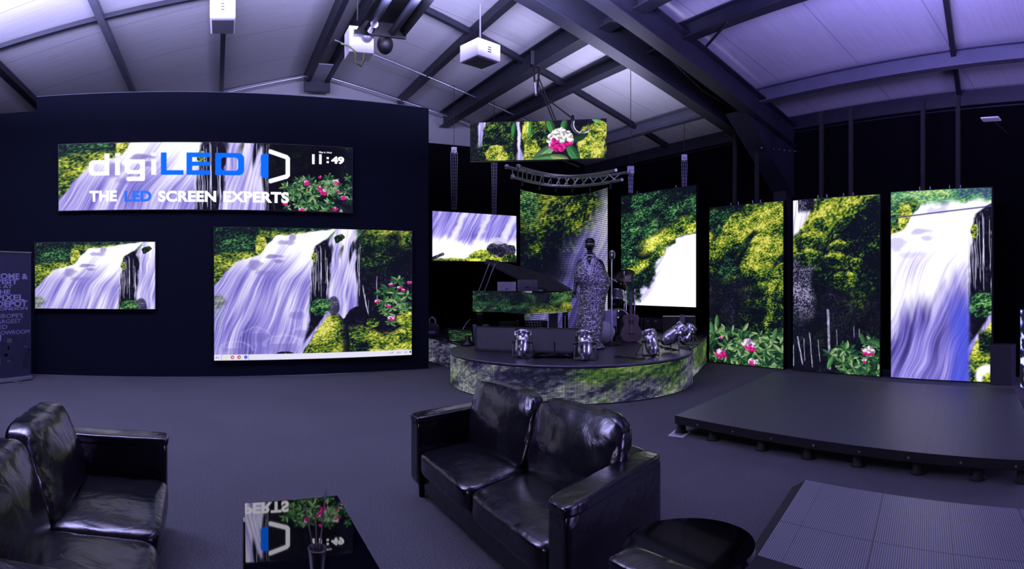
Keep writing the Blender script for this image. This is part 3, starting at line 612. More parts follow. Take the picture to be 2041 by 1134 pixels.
n = len(P); vs = [RP(a, 14.1, z) for a, z in P] + [RP(a, 14.2, z) for a, z in P]
g.add(vs, [tuple(range(n)), tuple(range(n, 2 * n))[::-1]] + [(i, n + i, n + (i + 1) % n, (i + 1) % n) for i in range(n)]).build('wall_back', M['sheet'], kind='structure')
rfbox(-5.35, -6, 0, -5.24, 14.2, roofz(-5.24)).build('wall_side', M['drape'], kind='structure')
WY = 10.2; LX = WY * math.tan(th(73)); RX = WY * math.tan(th(854.5)); WT = 4.82
MB().box(LX, WY, 0, RX, WY + .25, WT).build('wall_left', M['wallblack'], kind='structure')
MB().box(-4.95, WY + .02, 0, LX, WY + .25, 4.58).build('wall_left', M['wallblack'], kind='structure')
MB().box(LX, WY - .012, WT - .004, RX, WY + .01, WT + .003).build('trim_1', M['steel'], kind='structure')
MB().box(LX - .2, WY - .012, .0, RX, WY + .0, .010).build('trim_2', M['trim'], kind='structure')

# ---------------------------------------------------------------- roof steel (roof frame: x across, y along the ridge)
def beam(name, p, q, wd, h, label, m='steeld', cat='roof beam', group='steel purlins under the roof lining', ib=False):
    mb = MB(); (mb.ibeam(p, q, wd, h) if ib else mb.bar(Vector(p) - Vector((0, 0, h / 2)), Vector(q) - Vector((0, 0, h / 2)), wd, h))
    return mb.build(name, M[m], label=label, cat=cat, group=group)
def purlin(x, wd, h, label, y0=-4, y1=14.0, m='steeld', ib=False): return beam('roof_purlin', RP(x, y0, roofz(x)), RP(x, y1, roofz(x)), wd, h, label, m, ib=ib)
purlin(-3.55, .15, .12, 'steel purlin above the far left corner of the black screen wall')
purlin(-1.73, .11, .10, 'paler steel purlin, second from the left, coming down above the banner screen', m='steel')
purlin(.13, .09, .12, 'thin vertical looking purlin behind the left white ceiling speaker box')
purlin(XR - .22, .10, .30, 'left plate of the double ridge beam above the middle of the black wall')
purlin(XR + .22, .10, .30, 'right plate of the double ridge beam, next to the tube heater')
purlin(4.41, .13, .16, 'dark purlin passing just behind the right white ceiling speaker box')
purlin(5.55, .24, .38, 'deep dark beam from which the hanging flower screen is slung', m='steeld', ib=True)
purlin(6.58, .20, .26, 'purlin next to the deep beam, on the side of the right wall', ib=True)
purlin(8.69, .16, .26, 'long purlin halfway down the violet lit right roof slope', m='steel', ib=True)
beam('eave_beam', RP(9.85, -4, roofz(9.85)), RP(9.85, 14, roofz(9.85)), .1, .26, 'eave beam along the top of the black right wall', cat='roof beam')
def rafter(a, b, wd, h, label, m='steeld', nm='roof_rafter', ib=False, off=.14):
    return beam(nm, RP(a[0], a[1], roofz(a[0]) - off), RP(b[0], b[1], roofz(b[0]) - off), wd, h, label, m, 'roof beam', 'rafters crossing the purlins', ib)
rafter((-5.2, 8.6), (XR, 9.5), .06, .07, 'slim dark cross bar over the left roof slope, above the banner screen', off=.0)
rafter((XR, 9.5), (9.9, 10.6), .09, .10, 'slim dark cross bar running from the ridge down behind the hanging flower screen', off=.0)
rafter((7.0, 2.7), (9.9, 3.5), .08, .10, 'short cross bar at the far right of the violet roof slope', off=.0)
rafter((XR, 7.2), (9.9, 7.74), .26, .42, 'left hand half of the big double portal rafter above the right side screens', 'steeld', 'portal_rafter', True, .2)
rafter((XR, 6.35), (9.9, 6.95), .26, .42, 'right hand half of the big double portal rafter above the right side screens', 'steeld', 'portal_rafter', True, .2)
# packing plate, bolts and haunch of the double portal
mb = MB(); mb.para(RP(XR, 6.62, roofz(XR) - .22), RP(9.7, 7.1, roofz(9.7) - .22) - RP(XR, 6.62, roofz(XR) - .22), EYR * .42, Vector((0, 0, .02)))
mb.build('cover_plate', M['galv'], label='pale lit cover plate between the two halves of the double portal rafter', cat='plate')
h0 = thing('portal_column', 'dark haunch and column carrying the double portal rafter at the right wall', 'column', RP(9.75, 7.2, 0))
mb = MB(); a = RP(8.4, 7.0, roofz(8.4) - .62); mb.add([RP(8.2, 6.85, roofz(8.2) - .6), RP(9.88, 6.95, roofz(9.88) - .6), RP(9.88, 6.95, 3.3), RP(8.2, 7.3, roofz(8.2) - .6), RP(9.88, 7.4, roofz(9.88) - .6), RP(9.88, 7.4, 3.3)], [(0, 1, 2), (5, 4, 3), (0, 3, 4, 1), (1, 4, 5, 2), (2, 5, 3, 0)])
mb.build('haunch', M['steeld'], h0); MB().para(RP(9.72, 7.05, 0), EXR * .2, EYR * .3, (0, 0, 4.4)).build('post', M['steeld'], h0)
for k in range(7): q = RP(9.86 - .18 * k, 6.93, roofz(9.86) - .68 - .02 * k) - Vector((0, 0, 0)); MB().cyl(q, q - EYR * .03, .014, n=6).build('bolt', M['galv'], h0)
rb = thing('ridge_bracket', 'bright bracket joining the double ridge beam at the gable above the black wall', 'bracket', RP(XR, 13.6, roofz(XR) - .5))
MB().para(RP(XR - .16, 12.6, roofz(XR) - .33), EXR * .32, EYR * 1.3, (0, 0, .02)).build('plate', M['galv'], rb)
MB().para(RP(XR - .3, 13.7, roofz(XR) - .55), EXR * .6, EYR * .12, (0, 0, .25)).build('gusset', M['steeld'], rb)
def conduit(y0, y1, x0, x1, r, lab, off=.16):
    MB().tube([RP(x0 + (x1 - x0) * k / 10, y0 + (y1 - y0) * k / 10, roofz(x0 + (x1 - x0) * k / 10) - off) for k in range(11)], r, 6).build('conduit', M['trim'], label=lab, cat='pipe')
conduit(11.7, 12.6, XR, 9.5, .018, 'thin bright conduit crossing the roof between ridge and hanging flower screen')
conduit(13.7, 13.85, XR, 9.5, .02, 'thin bright rail along the gable, right of the ridge')
conduit(13.7, 13.9, XR, -3, .02, 'thin bright rail along the gable, left of the ridge')
MB().bar(proof(1408, 92, .25), pX(1444, 40, 7.0) if False else proof(1450, 45, .3), .03, .03).build('brace_rod', M['steeld'], label='short diagonal brace rod beside the double portal rafter', cat='rod')
MB().tube([proof(1330, 112, .35), proof(1400, 180, .55), proof(1470, 222, .5), proof(1500, 234, .42)], .012, 6).build('cable', M['cable'], label='thin black cable looping under the roof left of the portal rafter', cat='cable')

# ---------------------------------------------------------------- ceiling boxes and tube heater
def speaker_box(c, rz, sx, sy, sz, label):
    t = thing('ceiling_speaker', label, 'ceiling speaker', c, rz, 'white boxes hung under the roof')
    MB().box(-sx / 2, -sy / 2, 0, sx / 2, sy / 2, sz).build('housing', M['white'], t, local=True, bevel=.008)
    MB().box(-sx * .43, -sy * .4, -.012, sx * .43, sy * .43, .004).build('grille', M['grille'], t, 'grey mesh grille', local=True)
    mb = MB()
    for k in range(3): mb.box(-sx * .07, -sy / 2 - .004, sz * (.35 + .13 * k), sx * .07, -sy / 2 + .002, sz * (.35 + .13 * k) + .012)
    mb.build('slot', M['black'], t, local=True, kind='stuff'); MB().cyl((0, 0, sz), (0, 0, sz + .55), .012).build('hanger', M['steel'], t, local=True)
a = pr(444, 52, 8.3); speaker_box(a - Vector((0, 0, .0)), -th(444), .34, .52, .30, 'white ceiling speaker box with square grille, hung above the left banner screen')
a = pr(957, 124, 8.2); speaker_box(a, math.radians(12), .40, .38, .23, 'white ceiling speaker box with square grille, hung right of the tube heater')
ht = thing('tube_heater', 'black twin tube radiant heater with white burner box under the ridge', 'heater', RP(2.1, 7.7, 4.7))
hy0, hy1, hz = 7.55, 2.0, 4.82
MB().add([RP(1.78, hy0, hz), RP(1.92, hy0, hz + .16), RP(2.30, hy0, hz + .16), RP(2.44, hy0, hz), RP(1.78, hy1, hz), RP(1.92, hy1, hz + .16), RP(2.30, hy1, hz + .16), RP(2.44, hy1, hz)], [(0, 4, 5, 1), (1, 5, 6, 2), (2, 6, 7, 3), (0, 1, 2, 3)]).build('reflector', M['blackm'], ht)
for x in (1.95, 2.27): MB().cyl(RP(x, hy0 + .02, hz + .04), RP(x, hy1, hz + .04), .05).build('tube', M['steeld'], ht)
MB().bar(RP(1.76, hy0, hz), RP(2.46, hy0, hz), .03, .05).build('end_bracket', M['blackm'], ht)
MB().cyl(RP(1.95, hy0 - .3, hz - .005), RP(1.95, hy0 - .12, hz - .005), .052).build('tube_collar', M['mirror'], ht, 'shiny collar on the tube')
bb = MB().para(RP(1.72, hy0 + .1, hz - .22), EXR * .33, EYR * .3, (0, 0, .34)).build('burner_box', M['white'], ht, 'white burner box', bevel=.006)
MB().ell(RP(1.95, hy0 + .08, hz + .0), .08, .06, .09).build('burner_nozzle', M['galv'], ht); MB().ell(RP(2.22, hy0 + .16, hz - .06), .11, .1, .13).build('fan_housing', M['black'], ht, 'round black fan housing')
MB().tube([RP(1.66, hy0 + .3, hz - .05), RP(1.70, hy0 + .1, hz - .14), RP(1.80, hy0 + .1, hz - .22), RP(1.80, hy0 + .1, hz - .36), RP(1.88, hy0 + .1, hz - .4), RP(1.92, hy0 + .1, hz - .3), RP(1.92, hy0 + .12, hz - .2)], .014, 6).build('supply_hose', M['greencable'], ht, 'yellow green hose')
MB().tube([RP(1.78, hy0 - .1, hz + .1), RP(1.80, hy0 - .1, roofz(XR) - .2)], .008, 6).build('hanging_chain', M['steeld'], ht)

# ---------------------------------------------------------------- screens on the black wall
SY = 10.12
def wall_screen(name, label, pxl, pxr, zb, zt, m, cat='screen', bez=.012):
    x0 = SY * math.tan(th(pxl)); x1 = SY * math.tan(th(pxr)); t = thing(name, label, cat, ((x0 + x1) / 2, WY - .01, zb))
    MB().box(x0 - bez, SY + .004, zb - bez, x1 + bez, WY - .001, zt + bez).build('housing', M['black'], t)
    MB().grid(lambda u, v: Vector((x0 + (x1 - x0) * u, SY, zb + (zt - zb) * v)), 1, 1, False).build('display', m, t); return t, x0, x1
bt, bx0, bx1 = wall_screen('banner_screen', 'long banner LED screen with company word mark and clock, high on the black wall', 117, 702, 2.825, 3.95, led('banner picture', pic_banner(1170, 264), 1.1))
txw = glow('white screen lettering', (248, 246, 255), 1.1); txb = glow('blue screen lettering', (0, 104, 250), 1.1)
def bxz(px, py): p = pY(px, py, SY); return p
def btext(body, px0, px1, pyb, caph, m, bold=.012, sp=1.):
    p = pY(px0, pyb, SY - .004); q = pY(px1, pyb, SY - .004)
    text(body, 'lettering', m, bt, p, (1, 0, 0), (0, 0, 1), q.x - p.x, caph / F * SY, bold, sp)
btext('THE', 178, 233, 401, 21, txw, .045, 1.05); btext('LED', 248, 302, 401, 21, txb, .045, 1.05); btext('SCREEN', 315, 431, 401, 21, txw, .045, 1.05); btext('EXPERTS', 445, 576, 401.5, 21, txw, .045, 1.05)
btext('May 6, Wed', 636, 661, 304.5, 3.2, txw, .02)
for px in (622, 636):
    p = pY(px, 327, SY - .004); MB().para(p, (.045, 0, 0), (0, 0, .17), (0, -.0005, 0)).build('clock_digit', txw, bt)
btext('49', 660, 686, 325, 14, txw, .05); 
for py in (325, 317):
    p = pY(651, py, SY - .004); MB().para(p, (.04, 0, 0), (0, 0, .035), (0, -.0005, 0)).build('clock_dot', txw, bt)
wall_screen('landscape_screen', 'largest LED screen showing the waterfall desktop with a pale taskbar', 427, 820.5, .29, 2.527, led('waterfall desktop', pic_main(900, 576), 1.05))
wall_screen('wall_television', 'small television showing the waterfall, left on the black wall', 70, 309, 1.155, 2.28, led('television waterfall', pic_tv(500, 290), 1.05))

# ---------------------------------------------------------------- tall screens in front of the right wall
SX = 9.35
def yz(px, py): return pX(px, py, SX)
for k, (xl, xr, ytl, ytr, nm, pc, st, lab) in enumerate(((1414, 1561, 414.5, 401, 'moss', pic_tower_moss(300, 640), 1.05, 'tall floor standing LED screen with yellow moss and pink flowers, nearest the stage'),
        (1581, 1753, 400, 387.5, 'cliff', pic_tower_cliff(300, 600), 1.05, 'tall floor standing LED screen with a dark mossy cliff, middle one of three'),
        (1776, 1976, 385, 372.3, 'white fall', pic_tower_fall(300, 560), 1.2, 'tall floor standing LED screen with the blazing white waterfall, furthest right'))):
    a = yz(xl, ytl); b = yz(xr, ytr); zt = (a.z + b.z) / 2
    t = thing('tower_screen', lab, 'screen', (SX + .06, (a.y + b.y) / 2, 0), 0, 'three tall screens along the right wall')
    MB().box(SX + .005, b.y - .012, 0, SX + .11, a.y + .012, zt + .012).build('housing', M['black'], t)
    MB().grid(lambda u, v: Vector((SX, a.y + (b.y - a.y) * u, .02 + (zt - .02) * v)), 1, 1, False).build('display', led('tower ' + nm, pc, st), t)
    w_ = a.y - b.y
    for f in (.34, .64):
        y = a.y - w_ * f
        for d in (-.09, .09): MB().cyl((SX + .05, y + d, zt + .01), (SX + .05, y + d, zt + .07), .012, n=8).build('lifting_bolt', M['galv'], t)
for k, (px, lab) in enumerate(((1462, 'dark hanging pole above the left part of the yellow moss screen'), (1506, 'dark hanging pole above the right part of the yellow moss screen'), (1635, 'dark hanging pole above the left part of the mossy cliff screen'), (1694, 'dark hanging pole above the right part of the mossy cliff screen'), (1838, 'dark hanging pole above the left part of the white waterfall screen'), (1908, 'dark hanging pole above the right part of the white waterfall screen'))):
    p = yz(px, 400); xr = p.dot(EXR); MB().box(p.x + .02, p.y - .035, yz(px, (408, 405, 396, 391, 381, 377)[k]).z + .01, p.x + .07, p.y + .035, 4.62).build('hanging_pole', M['rubber'], label=lab, cat='pole', group='poles holding the tall screens')
e = thing('portable_screen', 'edge of an LED screen showing blue and white, cut off at the far right', 'screen', pz(2046, 775, .1))
P0 = pz(2033, 772, .1); P1 = pz(2075, 800, .1); d = P1 - P0; d.z = 0; r0 = math.hypot(P0.x, P0.y); zt = CH - (615 - YH) / F * r0
MB().para(P0 + Vector((0, 0, 0)), d, d.cross(Vector((0, 0, 1))).normalized() * -.05, (0, 0, zt - .1)).build('housing', M['blackm'], e)
dn = d.cross(Vector((0, 0, 1))).normalized()
MB().grid(lambda u, v: P0 + d * (.04 + .94 * u) + dn * .004 + Vector((0, 0, .02 + (zt - .14) * v)), 1, 1, False).build('display', led('blue picture', pic_blue(80, 200), 1.0), e)
MB().para(P0 + d * .4 - dn * .04 + Vector((0, 0, -.1)), d * .2, dn * -.04, (0, 0, .12)).build('stand', M['blackm'], e)
q = pr(1975, 236, 9.3); MB().box(q.x - .1, q.y - .14, q.z - .02, q.x + .1, q.y + .14, q.z).build('wall_lamp', M['white'], label='small pale lamp, unlit, high on the black right wall', cat='lamp')
MB().cyl(q, RP(9.96, q.dot(EYR), q.z), .012).build('lamp_arm', M['rubber'], bpy.data.objects['wall_lamp'])
q = pX(1992, 735, 9.2); MB().box(q.x, q.y - .2, 0, q.x + .35, q.y + .15, .62).build('equipment_case', M['case'], label='dark equipment case on the floor right of the white waterfall screen', cat='case', bevel=.01)
# ---------------------------------------------------------------- stage
SZ = .515
C = Vector((5.994, 7.796)); SR = 1.96; LC = Vector((4.75, 9.31)); RC = Vector((7.53, 6.58))
a0 = math.atan2(LC.y - C.y, LC.x - C.x); a1 = math.atan2(RC.y - C.y, RC.x - C.x)
if a0 < 0: a0 += 2 * math.pi
if a1 < a0: a1 += 2 * math.pi
arc = [Vector((C.x + SR * math.cos(a0 + (a1 - a0) * k / 40), C.y + SR * math.sin(a0 + (a1 - a0) * k / 40))) for k in range(41)]
def wing(p, q, cp, n=12): return [p * (1 - t) ** 2 + cp * 2 * t * (1 - t) + q * t * t for t in [k / n for k in range(n + 1)]]
lw = wing(Vector((4.95, 11.6)), arc[0], Vector((5.02, 10.0))); rw = wing(arc[-1], Vector((9.33, 7.73)), Vector((8.2, 6.95)))
outline = lw[:-1] + arc + rw[1:]
st = thing('stage', 'round fronted black stage with glowing LED front in the corner', 'stage', (C.x, C.y, 0))
mb = MB(); top = outline + [Vector((9.5, 7.8)), Vector((10.3, 7.9)), Vector((10.6, 12.9)), Vector((4.95, 13.2))]
mb.prism([(p.x, p.y) for p in top[::-1]], SZ - .04, SZ).build('deck', M['deck'], st)
def facing(name, pts, win, cols, grid, s):
    L = [0]
    for i in range(1, len(pts)): L.append(L[-1] + (pts[i] - pts[i - 1]).length)
    def f(u, v):
        t = u * L[-1]; i = max(k for k in range(len(L)) if L[k] <= t + 1e-6); i = min(i, len(pts) - 2); g = (t - L[i]) / (L[i + 1] - L[i]); p = pts[i] * (1 - g) + pts[i + 1] * g
        return Vector((p.x, p.y, .015 + (SZ - .055) * v))
    MB().grid(f, cols, 1).build('led_front', led(name, fascia_part(win), s, grid, sharp=.24), st)
FP = pic_fascia(1600, 200)
def fascia_part(win):
    q = Pic(4, 4, (0, 0, 1, 1)); a, b = int(win[0] * 1600), int(win[1] * 1600); q.c = FP.c[:, a:b]; return q
facing('stage front left', lw, (0, .16), 16, (76, 24), 1.4); facing('stage front middle', arc, (.16, .84), 60, (330, 24), 1.6); facing('stage front right', rw, (.84, 1), 16, (100, 24), 1.5)
for i, pts in enumerate((lw, arc, rw)): MB().tube([Vector((p.x, p.y, SZ - .012)) for p in pts], .014, 6).build('edge_trim', M['steel'], st)
for p in (arc[0], arc[-1]): MB().box(p.x - .02, p.y - .02, 0, p.x + .02, p.y + .02, SZ - .03).build('corner_post', M['black'], st)

def onstage(px, py): return pz(px, py, SZ)
def local(px, py, nm, label, cat, z=SZ, group=None, rz=0.):
    """thing standing at picture point, turned to the viewer: local x right, y away, z up; returns it and metres per px"""
    p = pz(px, py, z); r = math.hypot(p.x, p.y); return thing(nm, label, cat, p, -th(px) + rz, group), r / F

# curved screen at the back of the stage
CX = [pr(1037, 0, 11.5), pr(1124, 0, 12.4), pr(1211, 0, 11.3)]
def cpt(u): 
    a, b, c = (Vector((p.x, p.y)) for p in CX); q = b * 2 - (a + c) / 2; return a * (1 - u) ** 2 + q * 2 * u * (1 - u) + c * u * u
cz = CH + (YH - 376) / F * 11.45
cs = thing('curved_screen', 'curved LED screen showing blurred moss behind the mannequin', 'screen', (cpt(.5).x, cpt(.5).y, SZ))
MB().grid(lambda u, v: Vector((*cpt(u), SZ + .12 + (cz - SZ - .12) * v)), 24, 1).build('display', led('curved moss', pic_curved(300, 390), 1.0, (0, 76), sharp=.33), cs)
off = Vector((cpt(1) - cpt(0)).orthogonal().normalized()) if False else Vector((.55, .83))
MB().grid(lambda u, v: Vector((*(cpt(u) + off * .05), SZ + .1 + (cz - SZ - .09) * v)), 24, 1).build('back_panel', M['black'], cs)
for u in (.02, .98): MB().box(cpt(u).x - .03, cpt(u).y, SZ, cpt(u).x + .03, cpt(u).y + .3, SZ + .2).build('foot', M['blackm'], cs)
# curved truss above it
tr = thing('curved_truss', 'curved aluminium lighting truss above the curved screen', 'truss', (cpt(.5).x, cpt(.5).y, 3.5))
def chord(f0, f1, ru, zz):
    P = [pr(px, py, r) for (px, py, r) in f0]; out = []
    a, b, c = P; q = b * 2 - (a + c) / 2
    return [a * (1 - u) ** 2 + q * 2 * u * (1 - u) + c * u * u for u in [k / 24 for k in range(25)]]
c1 = chord([(1033, 332, 10.6), (1126, 351, 11.6), (1228, 339, 10.4)], 0, 0, 0); c2 = chord([(1010, 332, 11.0), (1126, 354, 12.0), (1249, 344, 10.8)], 0, 0, 0); c3 = chord([(1022, 352, 10.8), (1124, 371, 11.8), (1240, 358, 10.6)], 0, 0, 0)
for c in (c1, c2, c3): MB().tube(c, .028, 8).build('chord', M['alu'], tr)
for k in range(0, 24, 2):
    MB().cyl(c1[k], c3[k + 1], .013, n=6).build('brace', M['alu'], tr); MB().cyl(c2[k + 1], c3[k], .011, n=6).build('brace', M['alu'], tr)
for c, e_ in ((c1, 0), (c2, 0), (c3, 0)): MB().ell(c[e_], .045, .045, .045).build('end_coupler', M['alu'], tr)
for k in range(2, 24, 4): MB().cyl(c3[k] - Vector((0, 0, .12)), c3[k] + Vector((0, 0, .03)), .02, n=8).build('clamp', M['black'], tr)

def flat_screen(nm, label, tl, tr_, bl, br, axis, val, m, depth=.08):
    """screen in a plane parallel to one of the walls"""
    fn = (lambda px, py: pX(px, py, val)) if axis == 'x' else (lambda px, py: pY(px, py, val))
    A, B, Cc, D = fn(*bl), fn(*br), fn(*tr_), fn(*tl); zb = (A.z + B.z) / 2; zt = (Cc.z + D.z) / 2; A.z = B.z = zb
    t = thing(nm, label, 'screen', ((A.x + B.x) / 2, (A.y + B.y) / 2, zb)); dv = Vector((depth, 0, 0)) if axis == 'x' else Vector((0, depth, 0))
    w_ = B - A; e = w_.normalized() * .012
    MB().para(A - e + dv * .05 - Vector((0, 0, .012)), w_ + 2 * e, dv, (0, 0, zt - zb + .024)).build('housing', M['black'], t)
    MB().grid(lambda u, v: A + w_ * u + Vector((0, 0, (zt - zb) * v)), 1, 1, False).build('display', m, t)
    return t, A, B, zt
fs, FA, FB, fz = flat_screen('hung_screen', 'landscape LED screen with foaming white water, hung left of the piano lid', (862, 418), (1029, 433), (862, 518), (1029, 523), 'y', 11.9, led('foaming water', pic_foot(350, 200), 1.3))
rs, RA, RB, rz_ = flat_screen('hung_screen', 'upright LED screen with forest and white water, hung right behind the drums', (1238, 388), (1387, 373), (1238, 606), (1387, 613), 'x', 9.65, led('forest fall', pic_forest_fall(300, 465), 1.35))
for px in (1268, 1345):
    q = pX(px, 372, 9.65); MB().cyl((q.x + .04, q.y, rz_), (q.x + .04, q.y, rz_ + .07), .012, n=8).build('lifting_bolt', M['galv'], rs)
def hoist(px, pyt, pyb, r, label, wpx=14, hook=True):
    a = pr(px, pyt, r); b = pr(px, pyb, r); t = thing('chain_hoist', label, 'chain hoist', (b.x, b.y, b.z), -th(px), 'chain hoists over the stage')
    L = a.z - b.z; s = wpx * r / F
    MB().ell((0, 0, L), .07, .06, .075).box(-.06, -.05, L - .02, .06, .05, L + .1).build('hoist_body', M['galv'], t, local=True)
    xr = a.dot(EXR); MB().cyl((0, 0, L + .1), (0, 0, roofz(xr) - b.z + .02), .006, n=6).build('drop_rod', M['blackm'], t, local=True)
    for k in range(4):
        x = (k - 1.5) * s / 3.2; n_ = int(L / .035); mb = MB()
        mb.tube([(x * (1 - .3 * i / n_), .01 * (k % 2), L - L * i / n_) for i in range(n_ + 1)], .012, 5, rf=lambda i: 1.25 if i % 2 else .55); mb.build('chain', M['chain'], t, local=True)
    return t
hoist(905, 303, 418, 13.33, 'chain hoist with pale chains above the left part of the foaming water screen'); hoist(985, 318, 426, 13.8, 'chain bundle hanging to the right part of the foaming water screen', 11)
hoist(1257, 343, 385, 10.8, 'short chain hoist at the right end of the curved truss', 10); hoist(1364, 318, 373, 12.98, 'chain hoist above the upright forest screen right of the drums', 12)
# hanging flower screen
hs = thing('hanging_screen', 'wide LED screen with a big white and pink flower, slung from the roof', 'screen', pr(1072, 318, 10.1))
HA, HB = pr(937, 0, 10.0), pr(1209, 0, 9.75); HA.z = HB.z = 0; hm = (HA + HB) / 2 + Vector((.6, .8, 0)).normalized() * .10
def hp(u): q = hm * 2 - (HA + HB) / 2; return HA * (1 - u) ** 2 + q * 2 * u * (1 - u) + HB * u * u
hzb, hzt = CH + (YH - 318) / F * 9.9, CH + (YH - 241.5) / F * 9.9
MB().grid(lambda u, v: hp(u) + Vector((0, 0, hzb + (hzt - hzb) * v)), 16, 1).build('display', led('flower picture', pic_hang(710, 200), 1.15), hs)
bk = Vector((.6, .8, 0)) * .07; mb = MB()
for i in range(16):
    p, q = hp(i / 16), hp((i + 1) / 16); mb.para(p + bk * .1 + Vector((0, 0, hzb - .01)), q - p, bk, (0, 0, hzt - hzb + .02))
mb.build('housing', M['black'], hs)
sl = thing('lifting_sling', 'black lifting sling and steel hook between deep beam and hanging flower screen', 'sling', pr(1068, 190, 10.6))
for (p, q, r) in (((1063, 130, 10.9), (1068, 190, 10.6), .02), ((1076, 128, 10.9), (1070, 190, 10.6), .02), ((1072, 150, 10.7), (1108, 241, 9.95), .012), ((1070, 160, 10.7), (1103, 241, 9.95), .012), ((1074, 185, 10.6), (1141, 236, 9.9), .012), ((1074, 130, 10.9), (1104, 117, 10.9), .018)):
    MB().cyl(pr(*p), pr(*q), r, n=6).build('strap', M['cable'], sl)
MB().para(pr(1058, 128, 11.0), Vector((.22, -.1, 0)), Vector((.1, .2, 0)), (0, 0, .3)).build('beam_clamp', M['steeld'], sl)
MB().cyl(pr(1066, 165, 10.6), pr(1068, 188, 10.6), .03, .02).build('turnbuckle', M['galv'], sl); MB().ell(pr(1141, 236, 9.9), .03, .03, .06).build('shackle', M['blackm'], sl)
MB().tube([pr(1141, 240, 9.75), pr(1139, 250, 9.72), pr(1144, 262, 9.72), pr(1154, 267, 9.72), pr(1164, 264, 9.74), pr(1172, 255, 9.76)], .012, 6, rf=lambda i: 1.2 if i % 2 else .8).build('safety_chain', M['galv'], label='pale chain loop dangling in front of the hanging flower screen', cat='chain')

# ---------------------------------------------------------------- things on the stage
# piano
pt, k = local(1040, 690, 'grand_piano', 'black grand piano with open lid and a LED strip wrapped round its case', 'piano')
X = lambda px: (px - 1040) * k; 
def Zs(py): return (690 - py) * k
case_pts = [(X(943), 0), (X(1060), -.12), (X(1130), -.02), (X(1140), .12), (X(1135), .6), (X(1050), .9), (X(943), .95)]
MB().prism(case_pts, Zs(621), Zs(580)).build('case', M['gloss'], pt, local=True)
def ps(u, v):
    x = X(942) + (X(1140) - X(942)) * u; y = -.01 - .19 * math.sin(math.pi * min(1, u * 1.02)) ** 1.2
    return Vector((x, y, Zs(621 if u < .3 else 621 + 4 * math.sin((u - .3) / .7 * 3.1)) * 1.0 + (Zs(579.5) - Zs(621)) * v))
MB().grid(ps, 30, 1).build('led_strip', led('piano forest', pic_piano(880, 200), .8, (0, 17), sharp=.33), pt, local=True)
lid = [(962, 513), (975, 511), (1030, 530), (1080, 549), (1130, 577), (1146, 585), (1140, 590), (1068, 561), (1000, 543), (965, 520)]
v = [Vector((X(a), .25 + .9 * (1 - (b - 511) / 79), Zs(b))) for a, b in lid]; v2 = [Vector((X(a), -.05 if False else .28 + .9 * (1 - (b - 511) / 79), Zs(b) - .03)) for a, b in lid]
mb = MB(); lv = [Vector((X(a_), .6 + .4 * (j_ < 6), Zs(b_))) for j_, (a_, b_) in enumerate(((962, 512), (990, 516), (1019, 524), (1059, 534), (1102, 550), (1150, 578), (1150, 593), (1100, 580), (1062, 568), (1028, 550), (986, 529), (962, 519)))]; NL = 12
mb.add(lv + [q - Vector((.01, 0, .035)) for q in lv], [(0, 1, 10, 11), (1, 2, 9, 10), (2, 3, 8, 9), (3, 4, 7, 8), (4, 5, 6, 7)] + [(23, 22, 13, 12), (22, 21, 14, 13), (21, 20, 15, 14), (20, 19, 16, 15), (19, 18, 17, 16)] + [(i, NL + i, NL + (i + 1) % NL, (i + 1) % NL) for i in range(NL)]).build('lid', M['rubber'], pt, local=True)
for q in (985, 973): MB().cyl((X(q), .35, Zs(524)), (X(q - 22), .4, Zs(580)), .007, n=6).build('lid_prop', M['galv'], pt, local=True)
for (x, y) in ((X(955), .12), (X(1128), .2), (X(1040), .75)): MB().box(x - .05, y - .05, 0, x + .05, y + .05, Zs(621)).cyl((x, y, -.0), (x, y, .05), .04).build('leg', M['gloss'], pt, local=True)
MB().box(X(1095), .0, Zs(655), X(1112), .3, Zs(622)).build('pedal_lyre', M['steeld'], pt, local=True)
def laptop(px0, px1, py0, m, label, lean=.06):
    c, kk = local((px0 + px1) / 2, 690, 'laptop', label, 'laptop', SZ); c.location = pt.matrix_world @ Vector((0, 0, 0)) if False else WM[pt] @ Vector((X((px0 + px1) / 2), .3, Zs(580)))
    WM[c] = Matrix.Translation(c.location) @ Matrix.Rotation(c.rotation_euler.z, 4, 'Z'); w_ = (px1 - px0) * k; h_ = (578 - py0) * k * 1.05
    MB().box(-w_ / 2, .02, 0, w_ / 2, .26, .018).build('keyboard_base', M[m], c, local=True, bevel=.003)
    MB().para((-w_ / 2, 0, .012), (w_, 0, 0), (0, .012, 0), (0, -lean, h_)).build('lid', M[m], c, local=True, bevel=.003); return c, w_, h_
c, w_, h_ = laptop(990, 1028, 562, 'laptop', 'bright silver laptop on the piano, left one'); MB().ell((0, -.035, h_ * .2), .02, .004, .01).build('emblem', M['blackm'], c, local=True)
c, w_, h_ = laptop(1031, 1072, 558, 'laptopg', 'darker grey laptop on the piano, right one'); MB().ell((0, -.03, h_ * .35), .03, .004, .016).box(-w_ * .4, -.034, h_ * .34, w_ * .4, -.026, h_ * .36).build('emblem', M['blackm'], c, local=True)
